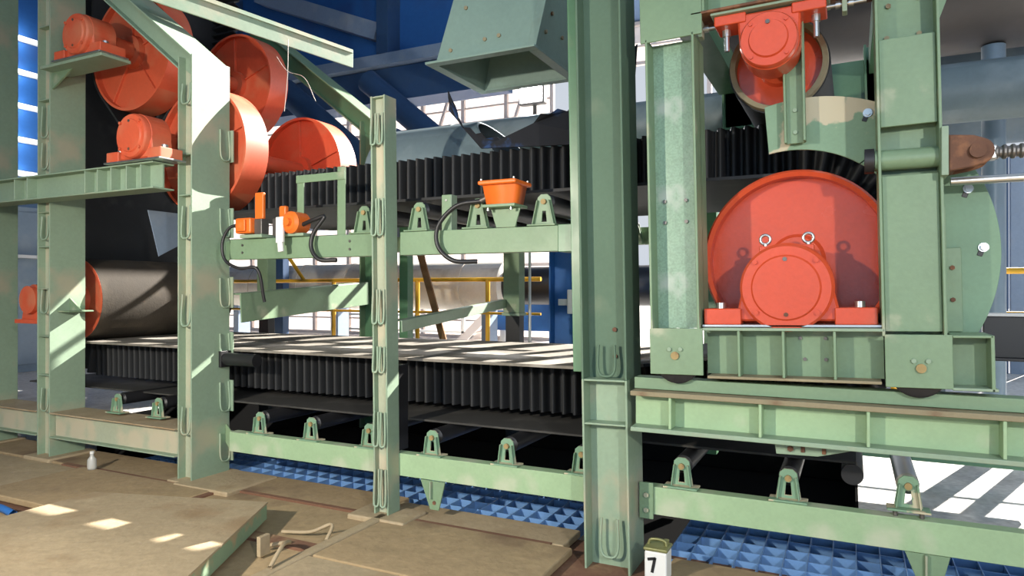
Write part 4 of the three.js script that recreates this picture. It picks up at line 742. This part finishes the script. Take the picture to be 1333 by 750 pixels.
// ---------------------------------------------------------------- loose things on the floor
{
  const t = new Thing('steel_slab', 'dusty green edged plate lying raised on the sand in front', 'plate');
  const c = [[-3.60, -3.52], [-4.90, -3.15], [-4.9, -2.3], [-4.4, -1.6], [-2.6, -1.6]];
  t.p('top', extrudeZ(c.map(([x, z]) => [x, -z]).reverse(), 0.128, 0.142, 0.002).rotateX(-Math.PI / 2), M.sandPale);
  t.p('edge_plate', bar(V(-3.61, 0.08, -3.515), V(-2.61, 0.08, -1.6), 0.012, 0.11), M.slabEdge); t.p('edge_plate', bar(V(-4.895, 0.08, -3.145), V(-3.61, 0.08, -3.51), 0.012, 0.11), M.slabEdge);
  t.p('foot', bx(-4.6, -4.4, 0, 0.128, -3.0, -2.0), M.slabEdge); t.p('foot', bx(-3.7, -3.5, 0, 0.128, -3.2, -2.2), M.slabEdge); t.done();
}
{
  const t = new Thing('can', 'white oil can with olive top and black mark at the foot of the thick column', 'can');
  t.p('body', bx(-1.03, -0.905, 0, 0.165, -3.86, -3.74, 0.012), M.white); t.p('top', bx(-1.035, -0.9, 0.165, 0.185, -3.865, -3.735, 0.008), M.olive);
  t.p('handle', tube([[-1.02, 0.182, -3.8], [-1.01, 0.208, -3.8], [-0.93, 0.208, -3.8], [-0.92, 0.182, -3.8]], 0.008, 20, 6), M.olive); t.p('spout', cyl(V(-0.93, 0.182, -3.84), V(-0.93, 0.205, -3.84), 0.016, 0.016, 16), M.olive);
  t.p('mark', [bar(V(-1.01, 0.12, -3.737), V(-0.965, 0.13, -3.737), 0.004, 0.016), bar(V(-0.968, 0.135, -3.737), V(-0.985, 0.05, -3.737), 0.004, 0.016)], M.black); t.done();
}
{
  const t = new Thing('bottle', 'small clear bottle on the sand between the left columns', 'bottle');
  t.p('body', new THREE.LatheGeometry([[0.001, 0], [0.035, 0], [0.038, 0.02], [0.036, 0.09], [0.015, 0.12], [0.015, 0.14]].map((q) => new THREE.Vector2(...q)), 24).translate(-6.02, 0.012, -3.84), M.plastic); t.p('cap', new THREE.CylinderGeometry(0.017, 0.017, 0.02, 16).translate(-6.02, 0.162, -3.84), M.white); t.done();
  const b = new Thing('broken_bracket', 'broken dusty bracket lying beside the raised plate', 'bracket');
  b.p('strip', tube([[-3.25, 0.02, -3.15], [-3.1, 0.05, -3.2], [-3.0, 0.10, -3.05], [-2.95, 0.03, -2.9]], 0.014, 24, 6), M.sandPale); b.p('strip', tube([[-3.35, 0.015, -3.4], [-3.15, 0.03, -3.45], [-3.02, 0.08, -3.5], [-2.98, 0.015, -3.4]], 0.012, 24, 6), M.sandPale); b.p('tab', bx(-3.2, -3.17, 0, 0.12, -3.12, -3.04), M.sandPale); b.done();
  one('wrapper', 'blue and tan wrapper on the sand at the left edge', 'wrapper', [tube([[-5.6, 0.02, -2.85], [-5.45, 0.035, -2.83], [-5.3, 0.02, -2.82]], 0.028, 12, 5)], M.blue);
}
renderer.render(scene, camera);
